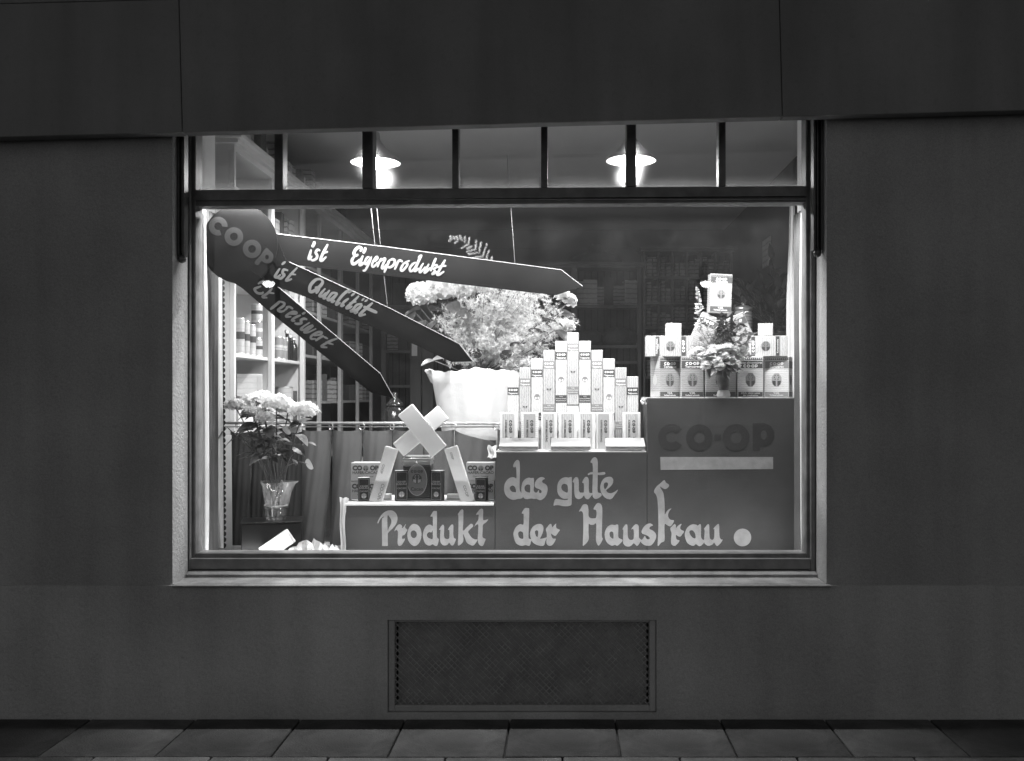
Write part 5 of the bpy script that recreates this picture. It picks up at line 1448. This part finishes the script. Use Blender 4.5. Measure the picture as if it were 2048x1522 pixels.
# two packets leaning together, one upright packet on them
TW, TD, TH = 0.108, 0.062, 0.245
for i, (px, an) in enumerate(((1402, 25), (1487, -25))):
    Yt = 5.53
    t = packet('leaning_packet', 'striped packet leaning towards the centre behind the bouquet, %s one' % ('left', 'right')[i], (PX(px, Yt), Yt + TD/2 + 0.004, ZB2 + TW/2 * math.sin(R(25)) + 0.001), (TW, TD, TH), 'carton', (0, R(an), 0), 'packets leaning behind the bouquet')
    t.location.x -= 0.0
    yf = -TD/2 - 0.0008
    mb = MB().sheet([[(-TW/2+.002, TH-0.066), (TW/2-.002, TH-0.066), (TW/2-.002, TH-0.026), (-TW/2+.002, TH-0.026)]], yf); mb.build('label_band', M['inkdark'], t)
    mb = MB(); put_logo(mb, 0.06, 0, TH-0.04, yf-0.0006); mb.build('lettering', M['inklight'], t)
    # shift so that the top edge sits where it should
    want = P((1424, 1468)[i], 631, Yt)
    topc = Matrix.Rotation(R(an), 3, 'Y') @ Vector((0, 0, TH))
    t.location.x = want.x - topc.x
    t.location.z = want.z - topc.z
Yt = 5.515
tp = packet('tall_packet', 'upright striped packet with dark bands topping the right display', P(1440, 626, Yt) + Vector((0, TD/2 + 0.01, 0)), (0.122, 0.07, 0.217), 'carton', (0, R(2.2), R(5)))
yf = -0.035 - 0.0008; TH2 = 0.217; hw_ = 0.059
mb = MB().sheet([[(-hw_, TH2-0.050), (hw_, TH2-0.050), (hw_, TH2-0.016), (-hw_, TH2-0.016)]], yf).sheet([[(-hw_, 0.008), (hw_, 0.008), (hw_, 0.036), (-hw_, 0.036)]], yf)
for q in range(12):
    xa = -hw_ + 2*hw_*q/12; mb.sheet([[(xa, TH2-0.013), (xa + hw_/12, TH2-0.004), (xa + hw_/6, TH2-0.013)]], yf)
mb.build('label_band', M['inkdark'], tp)
mb = MB(); put_logo(mb, 0.060, 0, TH2-0.029, yf-0.0006); put_text(mb, 'Teigwaren', 0.016, 0, TH2-0.043, yf-0.0006, 0.0003); put_text(mb, 'V.S.K.', 0.013, 0, 0.029, yf-0.0006, 0.0003); put_text(mb, 'Verband schweiz.', 0.011, 0, 0.017, yf-0.0006, 0.0002)
mb.build('lettering', M['inklight'], tp)
m1, m2 = MB(), MB(); emblem(m1, m2, 0, 0.105, yf, 0.025, 0.026); e_ = m1.build('emblem', M['inkmid'], tp); m2.build('emblem_mark', M['inkdark'], e_)

# ---- bouquet before the cartons
bq0 = Vector((PX(1447, 5.352), 5.352, ZHI))
bq = thing('bouquet', 'vase of white carnations, fern and dark leaves before the big cartons', 'flowers', bq0)
MB().lathe([(0.001, 0), (0.033, 0), (0.037, 0.012), (0.033, 0.03), (0.026, 0.038)], 24, cap=False).build('vase_foot', M['inklight'], bq, True)
MB().lathe([(0.026, 0.0385), (0.032, 0.06), (0.035, 0.10), (0.036, 0.14), (0.040, 0.15), (0.037, 0.15), (0.030, 0.10), (0.001, 0.05)], 24, cap=False).build('vase_body', M['wrap'], bq, True)
rnd = random.Random(21)
ca = [(1412, 732, -.05), (1440, 735, -.08), (1470, 730, -.04), (1425, 700, .0), (1387, 712, .02), (1486, 704, .02), (1462, 722, -.05), (1434, 724, -.07), (1405, 714, -.03), (1424, 708, -.05), (1440, 701, -.05), (1456, 697, -.05), (1468, 703, -.03), (1418, 722, -.02), (1478, 716, .0), (1449, 714, -.06), (1398, 704, .0)]
st = MB()
for (px, py, dy) in ca:
    c_ = P(px, py, 5.34 + dy * .6) - bq0
    mb = MB(); ruffle_head(mb, c_, 0.035, 46, rnd, (rnd.uniform(-.3, .3), -.7, .6)); mb.build('carnation', M['petal'], bq)
    st.tube([Vector((0, 0, 0.12)), c_ * 0.6 + Vector((0, 0, 0.05)), c_ - Vector((0, 0, 0.01))], 0.0025, 5)
lv = MB(); ld_ = MB(); fn = MB(); sp = MB()
# fern fronds fanning out behind
for (px, py) in ((1395, 660), (1405, 640), (1412, 665), (1425, 650), (1385, 690), (1432, 672), (1400, 680)):
    tip = P(px, py, 5.36) - bq0
    s0 = Vector((0, 0, .14)); pth = [s0.lerp(tip, t) + Vector((0, -.02 * math.sin(PI * t), .02 * math.sin(PI * t))) for t in [i / 14 for i in range(15)]]
    st.tube(pth, 0.002, 4)
    for i in range(4, 15):
        d = (pth[i] - pth[i - 1]).normalized(); sd = d.cross(Vector((0, 1, 0))).normalized()
        for s in (-1, 1):
            leaf(fn, pth[i], d * .7 + sd * s + Vector((0, rnd.uniform(-.3, .1), 0)), 0.045 * (1.15 - i / 15) + .012, 0.011, .2, rnd.uniform(-.4, .4), .1, 3)
# dark leaf spray on the right, paler leaves at the far right
for k in range(95):
    px, py = rnd.gauss(1458, 13), rnd.gauss(661, 14)
    p = P(px, py, 5.35 + rnd.uniform(-.05, .02)) - bq0
    leaf(ld_, p, (rnd.uniform(-1, 1), rnd.uniform(-.8, .1), rnd.uniform(-.1, 1)), rnd.uniform(.028, .045), rnd.uniform(.014, .022), .3, rnd.uniform(-1, 1), .2, 4)
for px, py in ((1450, 640), (1465, 645), (1475, 660), (1455, 660), (1440, 668)):
    st.tube([Vector((0, 0, .13)), P(px, py, 5.35) - bq0], 0.002, 4)
for k in range(46):
    px, py = rnd.gauss(1484, 9), rnd.gauss(680, 18)
    leaf(fn, P(px, py, 5.37 + rnd.uniform(-.03, .02)) - bq0, (rnd.uniform(-.4, 1), rnd.uniform(-.8, .1), rnd.uniform(-.3, .8)), rnd.uniform(.03, .05), rnd.uniform(.012, .02), .4, rnd.uniform(-1, 1), .2, 4)
# tall spike of small blossoms at left
tip = P(1394, 575, 5.37) - bq0; s0 = P(1402, 660, 5.37) - bq0
st.tube([Vector((0, 0, .14)), s0, tip], 0.002, 5)
for i in range(90):
    t = rnd.random() ** .8
    p = s0.lerp(tip, t); r_ = 0.024 * (1 - t) + .004
    a_ = rnd.uniform(0, 2 * PI)
    d = Vector((math.cos(a_), math.sin(a_), .4))
    leaf(sp, p + d * r_ * .3, d, r_ * 1.1 + .004, .012, .2, rnd.uniform(-1, 1), .2, 3)
# lower leaves
for k in range(26):
    a_ = rnd.uniform(-.2, PI + .2)
    leaf(lv, Vector((rnd.uniform(-.03, .03), rnd.uniform(-.04, .0), rnd.uniform(.13, .19))), (math.cos(a_), -.5, rnd.uniform(-.2, .6)), rnd.uniform(.06, .10), rnd.uniform(.02, .032), .8, rnd.uniform(-.8, .8))
p0 = P(1410, 735, 5.33) - bq0
for k in range(4):
    leaf(lv, p0 + Vector((0.006 * k, 0, .008 * k)), (.25, -.4, -1), .075, .022, .4, .9 - .5 * k)
st.tube([Vector((0, 0, .15)), p0 + Vector((0, 0, .03)), p0], 0.0022, 5)
st.build('stems', M['stem'], bq); lv.build('leaves', M['leaf'], bq); ld_.build('dark_leaves', M['leafdark'], bq); fn.build('fern', M['leafpale'], bq); sp.build('blossom_spike', M['petal2'], bq)

# ---- low step: cocoa cartons, tins, crossed white packets
YL = 5.50
for i, (px, lv_, pl) in enumerate(((730, 0, 'lower left'), (730, 1, 'upper left'), (960, 0, 'lower right'), (960, 1, 'upper right'))):
    w_, h_, d_ = 0.160, 0.100, 0.10
    t = packet('cocoa_carton', 'grey cocoa carton with dark lettering, %s of the low step' % pl, (PX(px, YL) + 0.002 * lv_, YL + d_/2, ZLOW + lv_ * (h_ + .0006)), (w_, d_, h_), 'cacao', (0, 0, R((0, 1.5)[lv_])), 'cocoa cartons on the low step', 'carton')
    yf = -d_/2 - 0.0008
    mb = MB()
    put_text(mb, 'CO', 0.034, -0.045, h_ - 0.030, yf, 0.0022); put_text(mb, 'OP', 0.034, 0.047, h_ - 0.030, yf, 0.0022)
    put_text(mb, 'HAFER-CACAO', 0.021, 0, h_ - 0.055, yf, 0.0004); put_text(mb, 'Cacao à l\'avoine', 0.013, 0, h_ - 0.075, yf, 0.0001)
    mb.build('lettering', M['inkdark'], t)
    m1, m2 = MB(), MB(); emblem(m1, m2, 0.001, h_ - 0.030, yf, 0.016); e_ = m1.build('emblem', M['inkmid'], t); m2.build('emblem_mark', M['inkdark'], e_)
for i, (a0, a1, top, Y, rz_, pl) in enumerate(((714, 737, 956, 5.40, 12, 'small dark packet in front of the left cocoa cartons'), (788, 813, 942, 5.40, 16, 'taller dark packet left of the big tin'), (862, 886, 942, 5.40, -16, 'taller dark packet right of the big tin'), (951, 974, 956, 5.40, -12, 'small dark packet in front of the right cocoa cartons'))):
    w_ = (a1 - a0) / FPX * Y; h_ = PZ(top, Y) - ZLOW; d_ = 0.04
    t = packet('cocoa_packet', pl + ' on the low step', (PX((a0 + a1) / 2, Y), Y + d_/2 + .01, ZLOW), (w_, d_, h_), 'tin', (0, 0, R(rz_)), 'dark cocoa packets')
    yf = -d_/2 - 0.0008; hw_ = w_/2
    MB().sheet([[(-hw_+.004, .006), (hw_-.004, .006), (hw_-.004, h_-.006), (-hw_+.004, h_-.006)], [(-hw_+.006, .008), (-hw_+.006, h_-.008), (hw_-.006, h_-.008), (hw_-.006, .008)]], yf).build('printed_border', M['inkgrey'], t)
    mb = MB(); put_logo(mb, w_*.66, 0, h_*.64, yf); put_text(mb, 'KAKAO', w_*.24, 0, h_*.56, yf, .0004); put_text(mb, 'CACAO', w_*.2, 0, h_*.42, yf, .0002)
    mb.build('lettering', M['inkgrey'], t)
    m1, m2 = MB(), MB(); emblem(m1, m2, 0, h_*.22, yf, w_*.24); e_ = m1.build('emblem', M['inkgrey'], t); m2.build('emblem_mark', M['inklight'], e_)
    MB().box(-hw_ + .001, hw_ - .001, -d_/2 + .001, d_/2 - .001, h_ + .0003, h_ + .0015).build('top_flap', M['inklight'], t)
# big tin with oval label
YT = 5.43
tw, th, td = 57 / FPX * YT, PZ(912, YT) - ZLOW, 0.11
t = thing('cocoa_tin', 'big dark tin with oval label in the middle of the low step', 'tin', (PX(834, YT), YT + td/2, ZLOW))
MB().bbox(-tw/2, tw/2, -td/2, td/2, 0.012, th - 0.05, 0.006).build('body', M['tin'], t)
MB().bbox(-tw/2 - .001, tw/2 + .001, -td/2 - .001, td/2 + .001, 0, 0.0118, 0.002).build('base_rim', M['tinlabel'], t)
MB().bbox(-tw/2 + .002, tw/2 - .002, -td/2 + .002, td/2 - .002, th - 0.0495, th - 0.03, 0.003).bbox(-tw/2 - .002, tw/2 + .002, -td/2 - .002, td/2 + .002, th - 0.0295, th - 0.010, 0.004).bbox(-tw/2 + .008, tw/2 - .008, -td/2 + .008, td/2 - .008, th - 0.0098, th, 0.004).build('lid', M['bare'], t)
MB().lathe([(.0005, .012), (.006, .010), (.009, .004), (.009, 0)], 14, cap=False).build('lid_knob', M['bare'], t, True, loc=(0, -td/2 - .0025, th - .034), rot=(R(90), 0, 0))
yf = -td/2 - 0.0008; zc_ = 0.112
ov = MB().sheet([ring(0, zc_, 0.056, 0.086, 44)], yf).build('oval_label', M['tinlabel'], t)
MB().sheet([ring(0, zc_, 0.056, 0.086, 44), ring(0, zc_, 0.0525, 0.082, 44)], yf - .0005).build('label_border', M['inkgrey'], ov)
mb = MB(); put_logo(mb, .066, 0, zc_ + .046, yf - .0005); put_text(mb, 'Cacao', .027, 0, zc_ - .05, yf - .0005, .0006); mb.build('lettering', M['inkdark'], ov)
m1, m2 = MB(), MB(); emblem(m1, m2, 0, zc_ + .006, yf - .0004, .027); e_ = m1.build('emblem', M['inkdark'], t); m2.build('emblem_mark', M['inkgrey'], e_)
# leaning and crossed white packets
def plank(label, corners, Y, d_, txt=None, group='long white packets'):
    "long white packet given by the picture position of its face"
    c4 = [P(px, py, Y) for px, py in corners]      # top-left, top-right, bottom-right, bottom-left
    up = ((c4[0] + c4[1]) - (c4[2] + c4[3])) / 2
    wd = ((c4[1] - c4[0]).length + (c4[2] - c4[3]).length) / 2
    bot = (c4[2] + c4[3]) / 2
    an = math.atan2(up.x, up.z)
    t = thing('white_packet', label, 'packet', bot + Vector((0, d_/2, 0)), (0, an, 0), group)
    L_ = up.length
    MB().bbox(-wd/2, wd/2, -d_/2, d_/2, 0, L_, 0.004).build('body', M['card'], t)
    if txt:
        mb = MB()
        for (s, sz, u, v, rt) in txt: put_text(mb, s, sz, u * wd, v * L_, -d_/2 - .0008, .0004, rt)
        mb.build('lettering', M['inkgrey'], t)
    return t
plank('long white packet leaning right against the crossed pair', [(770, 894), (796, 897), (763, 1006), (737, 1004)], 5.375, 0.03, [('CO-OP', .026, .18, .22, R(-90)), ('COOP', .018, -.2, .6, R(-90)), ('o', .02, .15, .08, 0)])
plank('long white packet leaning left against the crossed pair', [(887, 896), (915, 893), (949, 1004), (923, 1006)], 5.375, 0.03, [('COOP', .014, -.1, .85, R(-90)), ('CO-OP', .02, .1, .2, R(-90))])
plank('front white packet of the crossed pair above the big tin', [(795, 830), (824, 808), (893, 892), (863, 914)], 5.385, 0.03)
plank('rear white packet of the crossed pair above the big tin', [(874, 812), (898, 837), (808, 911), (784, 889)], 5.422, 0.03)
plank('white packet leaning against the black box in the left corner', [(567, 1062), (590, 1083), (536, 1120), (513, 1099)], 5.20, 0.05)
for i, (a0, a1) in enumerate(((748, 781), (893, 946))):
    Y = 5.45; w_ = (a1 - a0) / FPX * Y
    t = packet('flat_white_packet', 'flat white packet lying behind the %s leaning packet' % ('left', 'right')[i], (PX((a0 + a1) / 2, Y), Y + .025, ZLOW), (w_, .045, .032), 'paper', group='flat white packets on the low step')
    MB().sheet([[(-w_/2 + .004, .005), (w_/2 - .004, .005), (w_/2 - .004, .009), (-w_/2 + .004, .009)]], -.0233).build('printed_line', M['inkgrey'], t)

# ---- big plant in a paper wrapped pot behind the rail
YQ = 6.22
pc = Vector((PX(960, YQ), YQ, 1.17))
ps = thing('plant_stand', 'wooden stand carrying the paper wrapped pot behind the curtain', 'plant stand', (pc.x, YQ, ZFL))
MB().lathe([(0.001, 0), (0.2, 0), (0.2, 0.03), (0.04, 0.06), (0.035, 0.9), (0.16, 0.98), (0.22, 0.985), (0.22, 1.0145), (0.001, 1.0145)], 24, cap=False).build('pedestal', M['oldwood'], ps, True)
pot = thing('potted_plant', 'big bright plant in a white paper wrapped pot behind the brass rail', 'plant', (pc.x, pc.y, ZFL + 1.015))
off0 = Vector((pc.x, pc.y, ZFL + 1.015))
HP = PZ(742, YQ) - off0.z
prof = [(0.001, 0.0), (0.20, 0.0), (0.23, HP * .3), (0.262, HP * .6), (0.285, HP * .85), (0.31, HP), (0.305, HP - 0.002), (0.27, HP * .86)]
wr = MB().lathe(prof, 96, ripple=lambda k, a: (0 if k < 1 else (0.006 + 0.004 * k) * (math.sin(5 * a + k * .5) + .8 * math.sin(8.0 * a + 2 + k * .3) * math.sin(2 * a) + .6 * math.sin(17 * a + 1) * math.cos(3 * a)) * .7) + (0.10 * max(0, math.cos(a - PI)) ** 10 * (1 if k >= 5 else .3)), cap=False)
for q in range(len(prof) * 96):
    k_, j_ = divmod(q, 96)
    if k_ >= 5:
        x_, y_, z_ = wr.v[q]; a_ = 2 * PI * j_ / 96
        wr.v[q] = (x_, y_, z_ + 0.008 * math.sin(4 * a_ + 1) + 0.007 * math.sin(9 * a_) * math.sin(2 * a_ + 1) + 0.004 * math.sin(23 * a_))
wr.build('paper_wrap', M['whitecloth'], pot, True)
MB().lathe([(0.001, HP - .05), (0.262, HP - .05)], 30, cap=False).build('soil', M['soil'], pot)
rnd = random.Random(3)
fl = MB(); stq = MB()
ctr = Vector((0.0, 0, HP - .05))
def bush(px, py, dy):
    return P(px, py, YQ + dy) - off0
n_b = 0
for i in range(190):
    # aim points spread over the visible crown
    while True:
        px, py = rnd.uniform(878, 1150), rnd.uniform(555, 748)
        u, v = (px - 1012) / 138, (py - 660) / 105
        if u * u + v * v < 1.0: break
    tip = bush(px, py, rnd.uniform(-.28, .2))
    mid = (ctr + tip) / 2 + Vector((-(tip.x) * .15, 0, .08))
    pth = [ctr.lerp(mid, t).lerp(mid.lerp(tip, t), t) for t in [q / 9 for q in range(10)]]
    if i % 5 == 0: stq.tube(pth, 0.002, 4, cap=False)
    for q in (5, 6, 7, 8, 9):
        # star shaped tufts of flat needles along the branch
        for _ in range(4):
            c_ = pth[q] + Vector((rnd.gauss(0, .022), rnd.gauss(0, .02), rnd.gauss(0, .022)))
            needle_spray(fl, [c_, c_ + Vector((rnd.uniform(-.012, .012), 0, rnd.uniform(-.012, .012)))], 2, rnd.uniform(.020, .030), 0.0048, rnd, 8)
fl.build('fern_foliage', M['fern'], pot)
# sprig rising above the long blade
sp_ = MB()
base_ = bush(985, 540, -.05); tip = bush(903, 478, -.12)
pth = [base_.lerp(tip, t) + Vector((0, 0, .05 * math.sin(PI * t))) for t in [q / 12 for q in range(13)]]
stq.tube([ctr, (ctr + base_) / 2 + Vector((.05, 0, 0)), base_], .003, 5, cap=False)
stq.tube(pth, 0.0024, 4)
for i in range(1, 13):
    d0 = (pth[i] - pth[i - 1]).normalized(); sd = d0.cross(Vector((0, 1, 0))).normalized()
    for s in (-1, 1):
        if rnd.random() < .2: continue
        br_ = arc(pth[i], d0 * rnd.uniform(.5, .9) + sd * s + Vector((0, rnd.uniform(-.4, .3), 0)), .075 * (1.15 - i / 13) * rnd.uniform(.7, 1.2), rnd.uniform(-.1, .15), 4, .03, rnd)
        stq.tube(br_, .0014, 4, cap=False)
        needle_spray(sp_, br_, 22, .012, .0036, rnd, 5)
sp_.build('fern_sprig', M['fern'], pot)
# hydrangeas at the upper left, a ruffled bloom at the right
for (px, py, dy, r_) in ((842, 592, -.15, .085), (888, 578, -.1, .105), (925, 575, -.05, .09), (968, 572, 0, .07)):
    c_ = bush(px, py, dy)
    mb = MB(); flower_head(mb, c_, r_, 170, .023, rnd); mb.build('flower_head', M['petal'], pot)
    stq.tube([ctr, (ctr + c_) / 2 + Vector((-.05, 0, .05)), c_], .005, 5, cap=False)
for (px, py, r_) in ((1128, 596, .055), (1140, 603, .05), (1135, 655, .05)):
    c_ = bush(px, py, -.1)
    mb = MB(); ruffle_head(mb, c_, r_, 50, rnd, (.3, -.7, .5)); mb.build('bloom', M['petal'], pot)
    stq.tube([ctr, (ctr + c_) / 2 + Vector((.06, 0, .05)), c_], .004, 5, cap=False)
bl = MB()
for (px, py, d, l_, w_) in ((842, 618, (-1, -.5, -.1), .13, .09), (860, 622, (1, -.6, .3), .15, .10), (825, 620, (-.3, -.6, -1), .10, .07), (880, 640, (-.8, -.4, -.5), .16, .10), (900, 605, (.5, -.7, -.4), .13, .09), (850, 640, (-.5, -.5, -.8), .15, .10), (930, 615, (.3, -.6, -.6), .13, .10),
                            (1085, 640, (1, -.5, .1), .15, .10), (1110, 660, (.8, -.5, -.4), .14, .09), (1080, 690, (1, -.4, .3), .16, .11), (1100, 700, (.7, -.5, -.5), .13, .09), (1060, 670, (.8, -.5, .5), .14, .10), (1120, 630, (.9, -.4, .3), .11, .08), (1075, 720, (.8, -.5, .1), .14, .09), (870, 722, (-1, -.6, .1), .10, .07), (1030, 700, (.3, -.7, .6), .15, .09), (950, 720, (.1, -.7, .8), .14, .08), (1010, 725, (.2, -.7, .8), .16, .08)):
    p = bush(px, py, -.16)
    leaf(bl, p, d, l_, w_, .8, rnd.uniform(-.5, .5), .25, 8)
    stq.tube([ctr, (ctr + p) / 2, p], .003, 4, cap=False)
bl.build('broad_leaves', M['leaf'], pot)
leaf_p = MB(); leaf(leaf_p, bush(900, 716, -.3), (-1, -.5, .2), .12, .07, .6, .4); leaf(leaf_p, bush(1095, 612, -.2), (.9, -.5, -.2), .12, .07, .9, .3)
leaf_p.build('pale_leaves', M['leafpale'], pot)
stq.build('stems', M['stem'], pot)
